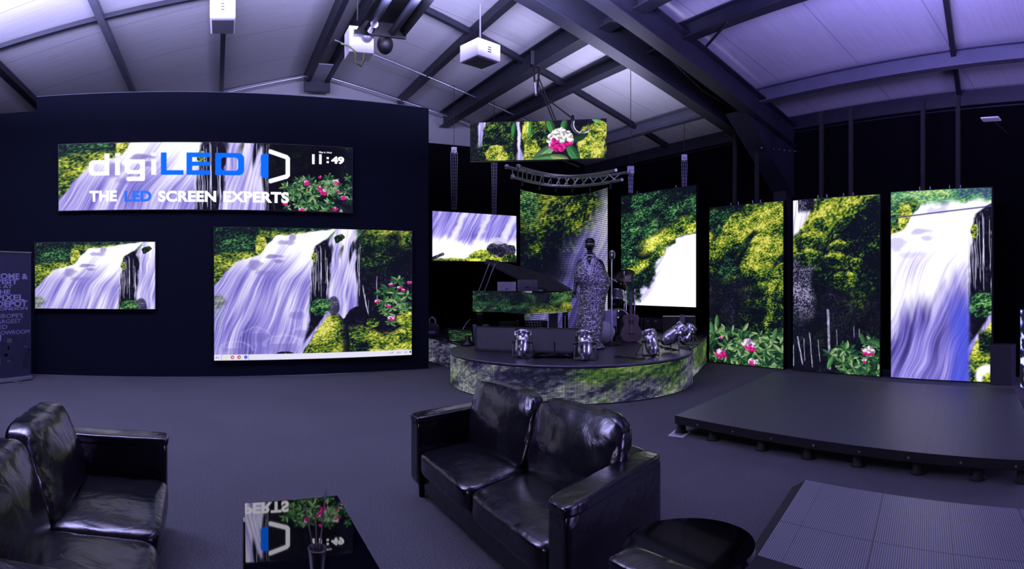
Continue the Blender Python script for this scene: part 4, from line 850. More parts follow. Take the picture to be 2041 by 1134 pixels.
# low unlit LED cabinets in front of the piano
for (xa, ya, xb, yb, lab) in ((946, 699, 1028, 702, 'left one of two low unlit LED cabinets in front of the piano'), (1029, 702, 1149, 706, 'right one of two low unlit LED cabinets in front of the piano')):
    A, B = onstage(xa, ya), onstage(xb, yb); t = thing('led_cabinet', lab, 'LED cabinet', (A + B) / 2, 0, 'low unlit LED cabinets'); d = B - A; nrm = Vector((-d.y, d.x, 0)).normalized()
    if nrm.y < 0: nrm = -nrm
    MB().para(A + nrm * .006, d, nrm * .12, (0, 0, .385)).build('housing', M['black'], t)
    L = d.length; MB().add([A + d * .02 + Vector((0, 0, .012)), A + d * .98 + Vector((0, 0, .012)), A + d * .98 + Vector((0, 0, .373)), A + d * .02 + Vector((0, 0, .373))], [(0, 1, 2, 3)], False, [(0, 0), (L, 0), (L, .36), (0, .36)]).build('display', M['blind'], t)
# small lit grid panel and dark bits at the left
A, B = onstage(896, 681), onstage(942, 686); t = thing('mesh_screen_panel', 'small green LED mesh panel leaning low at the left of the piano', 'screen', (A + B) / 2); d = B - A
MB().grid(lambda u, v: A + d * u + Vector((0, .04 * v, .02 + .2 * v)), 1, 1, False).build('display', led('fern patch', pic_fern(80, 40), .5, (12, 6), sharp=.36), t); MB().para(A + Vector((0, .06, 0)), d, (0, .03, 0), (0, 0, .24)).build('housing', M['black'], t)
t, kk = local(861, 672, 'tool_bag', 'small dark bag with a pale handle at the left edge of the stage', 'bag')
MB().puff((0, 0, .14), (.3, .2, .28), 5, 8, .2).build('body', M['case'], t, local=True); MB().tube([(-.05, 0, .27), (-.05, 0, .36), (0, 0, .40), (.06, 0, .36), (.07, 0, .27)], .014, 6).build('handle', M['white'], t, 'pale handle', local=True); MB().box(-.08, -.105, .08, .06, -.1, .13).build('label_patch', M['ink'], t, local=True)
t, kk = local(932, 688, 'stage_weight', 'dark cast weight on the stage left of the LED cabinets', 'weight'); MB().lathe([(0, 0), (.13, 0), (.13, .03), (.05, .07), (.04, .16), (0, .17)]).build('body', M['blackm'], t, local=True)
MB().tube([onstage(925, 684) + Vector((0, .1, .02)), onstage(928, 684) + Vector((0, .15, .2)), onstage(940, 684) + Vector((0, .2, .35)), onstage(949, 684) + Vector((0, .2, .42))], .006, 5).build('cable', M['chain'], label='thin pale cable rising beside the left end of the piano', cat='cable')
# things under the piano
t, kk = local(1060, 680, 'accordion', 'dark accordion with rows of pale buttons under the piano', 'accordion')
MB().box(-.3, .25, 0, .3, .5, .36).build('body', M['blackm'], t, local=True, bevel=.01)
for r_ in range(3):
    for q in range(7): MB().ell((-.16 + .052 * q + .01 * r_, .245, .33 - .05 * r_), .013, .013, .013, n=8, k=5).build('button', M['white'], t, local=True)
t, kk = local(1012, 680, 'keyboard_case', 'dark case with two columns of grey slots under the piano', 'case')
MB().box(-.16, .3, 0, .16, .5, .33).build('body', M['blackm'], t, local=True)
for r_ in range(5):
    for q in range(4): MB().box(-.1 + .05 * q, .29, .06 + .05 * r_, -.07 + .05 * q, .3, .075 + .05 * r_).build('slot', M['steel'], t, local=True)
t, kk = local(957, 682, 'stage_monitor', 'grey wedge monitor beneath the left end of the piano', 'speaker'); MB().add([(-.1, .1, 0), (.1, .1, 0), (.16, .1, .3), (-.14, .1, .3), (-.1, .35, 0), (.1, .35, 0), (.16, .35, .3), (-.14, .35, .3)], [(0, 1, 2, 3), (5, 4, 7, 6), (0, 4, 5, 1), (3, 2, 6, 7), (0, 3, 7, 4), (1, 5, 6, 2)]).build('body', M['grille'], t, local=True)
t, kk = local(1126, 690, 'tripod_stand', 'bright tripod stand under the right end of the piano', 'stand')
MB().cyl((0, .1, .1), (0, .1, .52), .011).build('pole', M['alu'], t, local=True)
for a in (2.6, .5, 4.6): MB().cyl((0, .1, .2), (.22 * math.cos(a), .1 + .22 * math.sin(a), .0), .008, n=6).build('leg', M['alu'], t, local=True)

# mannequin in sequins
t, kk = local(1176, 694, 'mannequin', 'black mannequin with cap in a long silver sequinned poncho gown', 'mannequin')
X = lambda px: (px - 1176) * kk; Z = lambda py: (694 - py) * kk
def skin(name, pts, edges, m, parent, lv=2):
    me = bpy.data.meshes.new(name); me.from_pydata([p[0] for p in pts], edges, []); me.materials.append(m)
    o = bpy.data.objects.new(name, me); sc.collection.objects.link(o); o.parent = parent; WM[o] = WM[parent]
    s = o.modifiers.new('skin', 'SKIN'); s.use_smooth_shade = True
    for i, p in enumerate(pts):
        d = me.skin_vertices[0].data[i]; d.radius = (p[1], p[2] if len(p) > 2 else p[1]); d.use_root = (i == 0)
    ss = o.modifiers.new('sub', 'SUBSURF'); ss.levels = ss.render_levels = lv; return o
pts = [((0, 0, Z(610)), .15, .11), ((0, 0, Z(575)), .13, .10), ((0, 0, Z(540)), .17, .11), ((0, 0, Z(522)), .14, .09), ((0, 0, Z(512)), .055), ((X(1176), -.01, Z(505)), .048), ((X(1176), -.03, Z(500)), .06, .055),
       ((-.17, 0, Z(522)), .055), ((X(1150), 0, Z(545)), .045), ((X(1147), -.03, Z(572)), .036), ((X(1146), -.05, Z(580)), .03), ((.17, 0, Z(522)), .055), ((X(1205), 0, Z(545)), .045), ((X(1207), .02, Z(572)), .036),
       ((-.09, 0, Z(640)), .075), ((-.09, 0, Z(668)), .05), ((-.09, -.02, Z(692)), .035), ((-.09, -.13, .02), .03), ((.09, 0, Z(640)), .075), ((.09, 0, Z(668)), .05), ((.09, -.02, Z(692)), .035), ((.09, -.13, .02), .03)]
ed = [(0, 1), (1, 2), (2, 3), (3, 4), (4, 5), (5, 6), (3, 7), (7, 8), (8, 9), (9, 10), (3, 11), (11, 12), (12, 13), (0, 14), (14, 15), (15, 16), (16, 17), (0, 18), (18, 19), (19, 20), (20, 21)]
skin('body', pts, ed, M['skin'], t)
hz_ = Z(489); mb = MB()
def hd(u, v):
    a = u * 6.28318; b = math.pi * v; x = math.sin(b) * math.cos(a); y = math.sin(b) * math.sin(a); z = -math.cos(b)
    r_ = 1 - .18 * max(0, -z - .2); q = Vector((x * .073 * r_, y * .095 * r_ - .0, z * .115))
    if y < -.2: q.y -= .018 * math.exp(-((x / .2) ** 2 + ((z + .1) / .22) ** 2)) + .006 * math.exp(-((x / .35) ** 2 + ((z + .55) / .12) ** 2)) - .010 * math.exp(-(((abs(x) - .4) / .2) ** 2 + ((z - .12) / .12) ** 2))
    return q + Vector((0, -.03, hz_))
mb.grid(hd, 40, 28); 
for s in (-1, 1): mb.ell((s * .074, -.02, hz_ - .005), .012, .022, .034)
mb.build('head', M['skin'], t, local=True)
MB().ell((0, -.025, hz_ + .045), .082, .104, .082).build('cap', M['blackm'], t, 'dark metallic skull cap', local=True); MB().tube([(.08 * math.cos(a), -.03 + .104 * math.sin(a), hz_ + .022 + .008 * math.sin(a)) for a in [i * .3142 for i in range(20)]], .008, 6, cl=True).build('cap_band', M['mirror'], t, 'shiny band', local=True)
for (cx, cy, cz_, fl) in ((X(1146), -.06, Z(582), -1), (X(1207), .01, Z(576), 1)):
    mb = MB(); mb.ell((cx, cy, cz_), .032, .018, .045)
    for q in range(4): mb.tube([(cx + fl * (-.024 + .016 * q), cy, cz_ - .03), (cx + fl * (-.026 + .017 * q), cy - .008, cz_ - .065), (cx + fl * (-.026 + .017 * q), cy - .02, cz_ - (.092, .1, .096, .082)[q])], .0078, 6)
    mb.tube([(cx - fl * .03, cy - .01, cz_ + .01), (cx - fl * .05, cy - .02, cz_ - .02), (cx - fl * .052, cy - .03, cz_ - .05)], .009, 6); mb.build('hand', M['skin'], t, local=True)
prof = [(508, 1166, 1184, .07), (515, 1159, 1191, .12), (524, 1152, 1199, .15), (538, 1146, 1208, .18), (553, 1143, 1214, .20), (562, 1146, 1216, .20), (572, 1156, 1214, .19), (590, 1156, 1208, .19), (615, 1153, 1204, .19), (640, 1150, 1202, .2), (665, 1149, 1200, .21), (682, 1149, 1197, .22), (692, 1150, 1206, .23)]
def gw(u, v):
    yy = 508 + (692 - 508) * v; L = np.interp(yy, [p[0] for p in prof], [p[1] for p in prof]); R = np.interp(yy, [p[0] for p in prof], [p[2] for p in prof]); D = np.interp(yy, [p[0] for p in prof], [p[3] for p in prof])
    a = u * 6.28318; f = 1 + .05 * math.sin(a * 7 + v * 5) * v; cx = (L + R) / 2
    z = Z(yy) - (.13 * math.exp(-(((u - .75) / .045) ** 2)) if v < .22 else 0) * (1 - v / .22)
    return Vector((X(cx) + (R - L) / 2 * kk * math.cos(a) * f, D * math.sin(a) * f, z))
gn = MB().grid(gw, 64, 44).build('gown', M['gown'], t, local=True)
rnd = random.Random(2); mb = MB()
for j in range(62):
    for i in range(74):
        if rnd.random() < .16: continue
        sh = (j * .5) % 1 if False else j * .28
        u = ((i + sh) / 74) % 1; v = (j + .5) / 62; p = gw(u, v); e1 = (gw((u + .01) % 1, v) - p).normalized(); e2 = (gw(u, min(1, v + .01)) - p).normalized()
        nr = e2.cross(e1).normalized()
        if nr.dot(Vector((p.x, p.y, 0))) < 0: nr = -nr
        nr = (nr + Vector((rnd.gauss(0, .22), rnd.gauss(0, .22), rnd.gauss(0, .22)))).normalized(); e1 = nr.cross(e2).normalized(); e2 = e1.cross(nr); s = .0074
        p = p + nr * .004; mb.add([p - e1 * s - e2 * s, p + e1 * s - e2 * s, p + e1 * s + e2 * s, p - e1 * s + e2 * s], [(0, 1, 2, 3)])
mb.build('sequins', M['sequin'], gn, kind='stuff', local=True)
MB().tube([(.085 * math.cos(a), .02 + .08 * math.sin(a), Z(509) + .05 * max(0, math.sin(a))) for a in [i * .3307 for i in range(20)]], .014, 6, cl=True).build('collar', M['sequin'], gn, local=True)
MB().cyl((0, .02, 0), (0, .02, .015), .2, n=24).build('base_plate', M['blackm'], t, local=True)

# microphone on stand
t, kk = local(1219, 687, 'microphone_stand', 'silver vintage microphone on a straight stand with round base', 'microphone')
MB().lathe([(0, 0), (.19, 0), (.19, .015), (.06, .03), (.03, .05), (0, .05)]).build('base', M['blackm'], t, local=True); H = (687 - 520) * kk
MB().cyl((0, 0, .04), (0, 0, H * .55), .015).cyl((0, 0, H * .55), (0, 0, H), .011).build('pole', M['chrome'], t, local=True); MB().cyl((0, 0, H * .53), (0, 0, H * .59), .02).build('clutch', M['chrome'], t, local=True)
MB().cyl((0, 0, H), (.0, -.01, H + .05), .018).build('swivel', M['chrome'], t, local=True); mb = MB().puff((.01, -.03, H + .11), (.10, .09, .15), 3.5, 8, .1); mi = mb.build('microphone', M['chrome'], t, local=True)
for q in range(-2, 3): MB().box(.01 + q * .018 - .004, -.085, H + .055, .01 + q * .018 + .004, -.02, H + .165).build('grille_rib', M['blackm'], mi, local=True)

# drum kit
t, kk = local(1238, 672, 'drum_kit', 'dark drum kit with cymbals behind the microphone stand', 'drums')
X = lambda px: (px - 1238) * kk; Z = lambda py: (672 - py) * kk; Ry = Matrix.Rotation(math.pi / 2, 3, 'X')
def drum(name, c, r_, l, Mx, m='drum', hd_='head'):
    d_ = MB().lathe([(r_, -l / 2), (r_, l / 2)], c, Mx, 28).build(name, M[m], t, local=True)
    MB().lathe([(0, l / 2), (r_ * .98, l / 2)], c, Mx, 28).build('drum_head', M[hd_], d_, local=True); MB().lathe([(0, -l / 2), (r_ * .98, -l / 2)], c, Mx, 28).build('drum_head', M['black'], d_, local=True)
    for e_ in (-1, 1): MB().lathe([(r_ * 1.03, e_ * l / 2 - .015), (r_ * 1.03, e_ * l / 2 + .015), (r_ * .96, e_ * l / 2 + .015), (r_ * .96, e_ * l / 2 - .015)], c, Mx, 28).build('hoop', M['chrome'], d_, local=True)
    return d_
bd = drum('bass_drum', (X(1230), .25, .28), .27, .4, Ry, 'drum', 'black')
MB().lathe([(.07, -.201), (.11, -.201)], (X(1233) , .05, .25), Ry, 20).build('port_ring', M['chrome'], bd, local=True)
drum('snare_drum', (X(1218), -.05, Z(625)), .16, .13, Matrix.Rotation(.1, 3, 'X')); drum('tom_drum', (X(1230), .1, Z(592)), .15, .2, Matrix.Rotation(-.5, 3, 'X'), 'drum', 'black'); drum('floor_tom', (X(1213), .0, Z(645)), .17, .3, Matrix.Identity(3))
def cymbal(px, py, y, r_, tx, ty, pyb):
    Mx = Matrix.Rotation(ty, 3, 'Y') @ Matrix.Rotation(tx, 3, 'X'); c = (X(px), y, Z(py))
    MB().lathe([(0, .035), (.03, .03), (.05, .012), (r_ * .6, .004), (r_, -.006), (r_ * .98, -.009), (0, .0)], c, Mx, 32).build('cymbal', M['brass'], t, local=True)
    s_ = MB().cyl((X(px), y, .05), (X(px), y, Z(py) + .1), .011).build('cymbal_stand', M['chrome'], t, local=True)
    MB().cyl((X(px), y, Z(py + 22)), (X(px), y, Z(py + 14)), .02).build('clutch', M['chrome'], s_, local=True)
    for a in (.3, 2.4, 4.5): MB().cyl((X(px), y, .28), (X(px) + .25 * math.cos(a), y + .25 * math.sin(a), .0), .009, n=6).build('leg', M['chrome'], s_, local=True)
cymbal(1244, 550, .35, .24, .65, -.25, 0); cymbal(1265, 586, .1, .18, .06, .02, 0)
MB().cyl((X(1214), .2, Z(553)), (X(1244), .3, Z(570)), .008).build('boom_arm', M['chrome'], t, local=True)
MB().cyl((X(1248), .15, Z(620)), (X(1246), .15, Z(573)), .016).build('tom_post', M['chrome'], t, local=True); MB().ell((X(1243), .15, Z(573)), .07, .05, .08).build('post_clamp', M['blackm'], t, local=True)

# guitars
def guitar(px, py, label, sc_, lean, rz, m, neck=True):
    t, kk = local(px, py, 'acoustic_guitar', label, 'guitar', rz=rz); pr_ = [(0, .0), (.10, .005), (.17, .05), (.2, .13), (.185, .21), (.14, .28), (.125, .33), (.145, .39), (.15, .44), (.12, .495), (.05, .51), (0, .51)]
    R_ = Matrix.Rotation(lean, 4, 'X'); ol = [(x, z) for x, z in pr_] + [(-x, z) for x, z in pr_[-2:0:-1]]; n_ = len(ol)
    vs = [R_ @ Vector((x * sc_, -.05, z * sc_)) for x, z in ol] + [R_ @ Vector((x * sc_, .05, z * sc_)) for x, z in ol]
    b_ = MB().add(vs, [tuple(range(n_)), tuple(range(n_, 2 * n_))[::-1]] + [(i, n_ + i, n_ + (i + 1) % n_, (i + 1) % n_) for i in range(n_)]).build('body', M[m], t, local=True, bevel=.008)
    f = lambda x, y, z: R_ @ Vector((x * sc_, y, z * sc_))
    MB().lathe([(0, 0), (.045 * sc_, 0)], f(0, -.054, .36), R_.to_3x3() @ Matrix.Rotation(math.pi / 2, 3, 'X'), 20).build('sound_hole', M['black'], b_, local=True)
    MB().para(f(-.06, -.062, .14), f(.12, 0, 0) - f(0, 0, 0), f(0, .012, 0) - f(0, 0, 0), f(0, 0, .02) - f(0, 0, 0)).build('bridge', M['blackm'], b_, local=True)
    if neck:
        nk = MB().para(f(-.025, -.07, .40), f(.05, 0, 0) - f(0, 0, 0), f(0, .02, 0) - f(0, 0, 0), f(0, 0, .50) - f(0, 0, 0)).build('neck', M['wood'], t, local=True)
        MB().para(f(-.035, -.07, .90), f(.07, 0, 0) - f(0, 0, 0), f(0, .015, 0) - f(0, 0, 0), f(0, .03, .16) - f(0, 0, 0)).build('headstock', M['blackm'], t, local=True)
        for q in range(6): MB().cyl(f(-.015 + .006 * q, -.072, .15), f(-.015 + .006 * q, -.073, .92), .0012, n=4).build('string', M['chrome'], t, local=True)
guitar(1258, 682, 'dark acoustic guitar with long neck leaning against the drum kit', 1.0, -.14, .1, 'wood')
t, kk = local(1203, 690, 'banjo', 'round bodied banjo with pale skin standing right of the mannequin', 'banjo')
MB().lathe([(0, -.04), (.185, -.04), (.185, .04), (0, .04)], (.0, .45, .2), Matrix.Rotation(math.pi / 2 - .12, 3, 'X'), 32).build('body', M['head'], t, local=True); MB().lathe([(.19, -.045), (.2, -.045), (.2, .045), (.19, .045)], (.0, .45, .2), Matrix.Rotation(math.pi / 2 - .12, 3, 'X'), 32).build('rim', M['chrome'], t, local=True)
MB().box(-.02, .45, .38, .025, .48, .95).build('neck', M['wood'], t, local=True)
t, kk = local(1214, 683, 'drum_box', 'grey cardboard drum box standing between banjo and drums', 'box'); MB().box(-.12, .25, .28, .14, .5, .56).build('upper_box', M['ink'], t, local=True); MB().box(-.1, .27, 0, .12, .5, .28).build('lower_box', M['black'], t, local=True)
# suitcase
t, kk = local(1298, 659, 'suitcase', 'worn dark suitcase with brass catches behind the guitar', 'suitcase')
b_ = MB().box(-.25, 0, .02, .25, .2, .28).build('body', M['case'], t, local=True, bevel=.015)
for x in (-.17, .02, .2): MB().box(x - .015, -.006, .02, x + .015, .206, .284).build('strap', M['blackm'], t, local=True)
for x in (-.08, .1): MB().box(x - .03, -.012, .2, x + .03, -.004, .23).build('catch', M['brass'], t, local=True)
MB().tube([(-.09, .08, .28), (-.08, .08, .31), (-.02, .08, .315), (0, .08, .28)], .01, 6).build('handle', M['blackm'], t, local=True)
t, kk = local(1356, 676, 'leaning_board', 'pale upright board leaning in the dark under the forest screen', 'board'); MB().para((-.04, .1, 0), (.1, 0, 0), (0, .03, 0), (.03, .1, .45)).build('board', M['steel'], t, local=True); t2 = thing('equipment_crate', 'low black crate in the dark behind the leaning pale board', 'crate', WM[t].translation, -th(1356)); MB().box(-.35, .24, 0, .3, .52, .42).build('body', M['black'], t2, local=True, bevel=.008)

# PAR spotlights
def par(px, py, yaw, tilt, label, s=1., proto=[]):
    s *= 1.2
    p = onstage(px, py)
    if proto:
        c = copy_tree(proto[0]); c.location = p; c.rotation_euler = (0, 0, -th(px) + yaw); c.scale = (s, s, s); c['label'] = label
        piv = Matrix.Translation((0, 0, .2)) @ Matrix.Rotation(tilt, 4, 'X') @ Matrix.Translation((0, 0, -.2))
        for ch in c.children:
            if ch.name.startswith('can'): ch.matrix_local = piv
        return c
    t = thing('par_spotlight', label, 'spotlight', p, -th(px) + yaw, 'chrome spotlights along the stage edge'); t.scale = (s, s, s)
    cn = MB().lathe([(0, .0), (.045, .0), (.05, .01), (.06, .03), (.078, .05), (.088, .08), (.092, .12), (.092, .20), (.096, .205), (.096, .215), (.092, .22), (.092, .31), (.10, .315), (.10, .35), (.093, .35), (.09, .31)], n=28, rib=.025).build('can', M['chrome'], t, local=True)
    MB().lathe([(0, -.012), (.03, -.01), (.034, .012), (.036, .03), (0, .03)]).build('rear_cap', M['black'], cn, local=True); MB().lathe([(0, .31), (.096, .312)]).build('lens', M['steeld'], cn, local=True)
    for a in (0, math.pi / 2, math.pi, 4.71): MB().box(.104 * math.cos(a) - .008, .104 * math.sin(a) - .008, .29, .104 * math.cos(a) + .008, .104 * math.sin(a) + .008, .345).build('clip', M['chrome'], cn, local=True)
    MB().tube([(-.118, 0, .21), (-.13, .0, .02), (-.13, 0, 0.008), (.13, 0, .008), (.13, 0, .02), (.118, 0, .21)], .009, 6).build('yoke', M['alu'], t, local=True)
    MB().tube([(-.118, .0, .2), (-.15, .16, .008), (.15, .16, .008), (.118, .0, .2)], .008, 6).build('rear_yoke', M['alu'], t, local=True)
    for x in (-.118, .118): MB().cyl((x - .02, 0, .2), (x + .02, 0, .2), .018).build('knob', M['black'], t, local=True)
    cn.matrix_local = Matrix.Translation((0, 0, .2)) @ Matrix.Rotation(tilt, 4, 'X') @ Matrix.Translation((0, 0, -.2)); proto.append(t); return t
par(1041, 712, -.25, -.35, 'chrome spotlight standing in front of the low LED cabinets', .92); par(1166, 718, 0, -.25, 'chrome spotlight in front of the mannequin', .98)
par(1297, 709, .5, -.45, 'chrome spotlight at the right of the stage, nearest its rim', .9); par(1345, 697, -1.15, -1.05, 'chrome spotlight tipped flat near the right end of the stage', 1.05); par(1370, 688, -.7, -.8, 'chrome spotlight just behind the tipped one at the right', .85)
t, kk = local(1105, 712, 'folded_stand', 'collapsed dark stand and cloth lying on the stage between two spotlights', 'stand')
for (p, q) in (((-.2, 0, .02), (.3, .12, .02)), ((-.1, .15, .02), (.34, -.06, .02)), ((.0, .05, .0), (.0, .05, .22))): MB().cyl(p, q, .013, n=8).build('rod', M['steeld'], t, local=True)
MB().grid(lambda u, v: Vector((-.3 + .75 * u, -.12 + .34 * v, .008 + .03 * (mnoise.noise(Vector((u * 6, v * 5, 3))) + .7))), 24, 14).build('cloth', M['drape'], t, local=True)
for (xa, ya, xb, yb, lab) in ((1285, 716, 1225, 712, 'black cable lying beside the right rim spotlight'), (1345, 700, 1310, 690, 'coiled black cable under the tipped spotlight'), (1041, 716, 1085, 706, 'black cable lying behind the left spotlight')):
    A, B = onstage(xa, ya), onstage(xb, yb); MB().tube([A + (B - A) * (i / 16) + Vector((.05 * math.sin(i), .05 * math.cos(i * 1.3), .012)) for i in range(17)], .01, 6).build('cable', M['cable'], label=lab, cat='cable')
# ---------------------------------------------------------------- LED floors
def slab(nm, label, px, z, th_, m, cat='floor panel'):
    P = [Vector(p) for p in px]; t = thing(nm, label, cat, (sum(p.x for p in P) / 4, sum(p.y for p in P) / 4, 0))
    a, b, c, d = P; L1 = (b - a).length; L2 = (d - a).length
    vs = [Vector((p.x, p.y, z)) for p in P]
    MB().add(vs, [(0, 1, 2, 3)], False, [(0, 0), (L1, 0), (L1, L2), (0, L2)]).build('top', m, t)
    MB().prism([(p.x, p.y) for p in P], z - th_, z - .001).build('frame', M['black'], t); return t, P
pl, PP = slab('led_platform', 'large raised dark LED platform on round feet, before the tall screens', [(4.69, .60, 0), (7.85, 1.45, 0), (7.92, 5.2, 0), (4.68, 4.31, 0)], .2, .085, M['platform'], 'platform')
for px in (1358, 1422, 1520, 1611, 1711, 1830, 1950, 2039):
    q = pX(px, 900, 4.78); MB().lathe([(0, 0), (.07, 0), (.07, .012), (.05, .03), (.05, .116), (0, .116)], (q.x, q.y, 0)).build('foot', M['rubber'], pl)
for y in (1.5, 2.5, 3.5, 4.9):
    MB().lathe([(0, 0), (.06, 0), (.045, .116), (0, .116)], (7.6, y if y < 4.8 else 4.9, 0)).build('foot', M['rubber'], pl)
for k in range(8): MB().cyl((4.688, .85 + .45 * k, .15), (4.68, .85 + .45 * k, .15), .011, n=8).build('bolt', M['galv'], pl)
fl, FP_ = slab('led_dance_floor', 'flat grey LED tile floor in the lower right corner', [(2.82, -1.2, 0), (4.06, -.78, 0), (4.10, 2.39, 0), (2.82, 1.96, 0)], .05, .045, M['floorled'])
o = [(2.72, 2.02, .0), (4.03, 2.47, .0)]; i_ = [(2.82, 1.96, .05), (4.10, 2.39, .05)]
MB().add([o[0], o[1], i_[1], i_[0], (2.82, 1.96, 0), (4.1, 2.39, 0)], [(0, 1, 2, 3), (0, 3, 4), (1, 5, 2), (0, 4, 5, 1)]).build('ramp_edge', M['rubber'], fl)
MB().add([(2.70, 2.0, 0), (2.70, -1.25, 0), (2.82, -1.25, .05), (2.82, 1.96, .05), (2.82, 1.96, 0), (2.82, -1.25, 0)], [(1, 0, 3, 2), (0, 4, 3), (1, 2, 5), (0, 1, 5, 4)]).build('ramp_edge', M['rubber'], fl)
Q = [pz(1345, 857, .004), pz(1377, 861, .004), pz(1361, 872, .004), pz(1331, 868, .004)]
pp = thing('paper_sheet', 'printed paper sheet on the carpet at the platform corner', 'paper', Q[0]); MB().add(Q + [q - Vector((0, 0, .003)) for q in Q], [(0, 1, 2, 3), (7, 6, 5, 4), (0, 4, 5, 1), (1, 5, 6, 2), (2, 6, 7, 3), (3, 7, 4, 0)]).build('sheet', M['paper'], pp)
for f in (.25, .45, .65): MB().para(Q[0] + (Q[3] - Q[0]) * f + (Q[1] - Q[0]) * .15 + Vector((0, 0, .0005)), (Q[1] - Q[0]) * .6, (Q[3] - Q[0]) * .07, (0, 0, .0005)).build('print_line', M['blackm'], pp)

# ---------------------------------------------------------------- roll-up banner
A = Vector((-2.36, 9.66, 0)); B = A + Vector((-.385, -.46, 0)).normalized() * .85; d = B - A; nn = Vector((d.y, -d.x, 0)).normalized()
if nn.y > 0: nn = -nn
rz0 = 2.08; ru = thing('roll_up_banner', 'dark roll-up banner with lavender lettering at the left edge', 'banner', (A + B) / 2)
MB().para(A + Vector((0, 0, .07)), d, nn * .004, (0, 0, rz0 - .07)).build('print_sheet', M['print'], ru); MB().para(A + Vector((0, 0, rz0)) - nn * .01, d, nn * .025, (0, 0, .022)).build('top_rail', M['trim'], ru)
MB().para(A - nn * .06 + Vector((0, 0, .012)), d, nn * .12, (0, 0, .065)).build('base', M['trim'], ru, bevel=.01); MB().para(A + d * .4 - nn * .2, d * .05, nn * .42, (0, 0, .014)).build('foot', M['trim'], ru)
ex = (A - B).normalized()
def rt(body, px1, y0, y1, m='ink', bold=.01, full=None):
    # right end at px1, base line y1, cap height y1 - y0; f is how many px of width the word would have
    t1 = th(px1); tt = None
    best = min(range(400), key=lambda i: abs(math.atan2((A + d * i / 400).x, (A + d * i / 400).y) - t1)); P = A + d * best / 400; r = math.hypot(P.x, P.y)
    zb = CH - (y1 - YH) / F * r; h = (y1 - y0) / F * r; cwid = full
    text(body, 'lettering', M[m], ru, P - ex * cwid + Vector((0, 0, zb)) + nn * .008, ex, (0, 0, 1), cwid, h, bold)
for (b, x1, y0, y1, wd, bo) in (('COME &', 55, 545, 556, .66, .03), ('VISIT', 35, 556.5, 566, .45, .03), ('US AT', 24, 567.5, 574, .38, .02), ('THE', 20, 577, 586, .32, .03), ('PIXEL', 48, 586.5, 598, .55, .03), ('DEPOT', 54, 598.5, 610, .6, .04), ('LONDON', 54, 611, 617, .62, .02),
                           ("EUROPE'S", 45, 624, 632.5, .56, .0), ('LARGEST', 41, 635, 643, .52, .0), ('LED', 14, 646.5, 655, .24, .0), ('SHOWROOM', 58, 656, 664, .70, .0)): rt(b, x1, y0, y1, 'ink', bo, wd)
rnd = random.Random(6)
for k in range(16):
    u = rnd.uniform(.02, .75); z = rnd.uniform(.2, .72); s = rnd.uniform(.03, .1); MB().para(A + d * u + nn * .006 + Vector((0, 0, z)), -ex * s, nn * .001, (rnd.uniform(-.02, .02), 0, s * rnd.uniform(.5, 1.8))).build('picture_patch', M[rnd.choice(['ink', 'steel', 'wallblack', 'steeld'])], ru)

# ---------------------------------------------------------------- sofas
def bilin(F0, F1, B0, B1):
    F0, F1, B0, B1 = (Vector(p) for p in (F0, F1, B0, B1))
    def f(p): s, t = p.x, p.y; q = (F0 * (1 - s) + F1 * s) * (1 - t) + (B0 * (1 - s) + B1 * s) * t; return Vector((q.x, q.y, p.z))
    return f
def sofa(nm, label, f, Ln, Dp, seats, arm_h=.6, seat_h=.37, back_h=.62, cush_h=.84, arm_w=.17, seed=0, cat='sofa'):
    """s runs along the length 0..1, t from the front 0 to the back 1"""
    c = f(Vector((.5, .5, 0))); t = thing(nm, label, cat, c); L = M['leather']
    def S(fn): return fn
    def blk(name, s0, s1, t0, t1, z0, z1, p=14, n=12, bulge=.0, wr=0., parent=t, axis=2, tilt=0., sd=0):
        # work in metres, map through f
        def g(P):
            q = Vector((P.x, P.y, P.z)); q.y += tilt * (q.z - z0)
            return f(Vector((q.x / Ln, q.y / Dp, q.z)))
        return MB().puff(((s0 + s1) / 2, (t0 + t1) / 2, (z0 + z1) / 2), (s1 - s0, t1 - t0, z1 - z0), p, n, bulge, g, wr, seed + sd, axis).build(name, L, parent)
    blk('base', .04, Ln - .04, .06, Dp - .03, .05, .22, 20)
    for (a, b) in ((0, arm_w), (Ln - arm_w, Ln)):
        am = blk('arm', a, b, 0, Dp, .10, arm_h, 16, 14)
        blk('arm_pad', a - .012, b + .012, -.01, Dp * .99, arm_h - .05, arm_h + .02, 7, 16, .12, .008, am, sd=a)
    blk('back_frame', .02, Ln - .02, Dp - .2, Dp, .10, back_h, 14)
    sw = (Ln - 2 * arm_w) / seats
    for k in range(seats):
        a = arm_w + sw * k
        blk('seat_cushion', a + .006, a + sw - .006, -.02, Dp - .26, .19, seat_h + .03, 7, 24, .22, .010, sd=3 * k + 1)
        bc = blk('back_cushion', a - (.03 if k == 0 else 0), a + sw + (.03 if k == seats - 1 else 0), Dp - .5, Dp - .2, seat_h - .04, cush_h, 5, 28, .38, .018, axis=1, tilt=.34, sd=5 * k + 7)
    for (s, v) in ((.05, .08), (.95, .08), (.05, .92), (.95, .92)): q = f(Vector((s, v, 0))); MB().cyl((q.x, q.y, 0), (q.x, q.y, .11), .022, .028).build('leg', M['blackm'], t)
    return t
sofa('leather_sofa', 'black leather two seat sofa in the middle, its back towards the raised platform', bilin((1.735, 4.235), (1.59, 2.10), (2.52, 4.44), (2.52, 2.42)), 2.14, .93, 2, seed=3)
sofa('leather_sofa', 'black leather two seat sofa cut off by the left edge of the picture', bilin((-.05, 3.99), (-.13, 1.84), (-.98, 4.1), (-1.05, 1.95)), 2.14, .93, 2, seed=40)
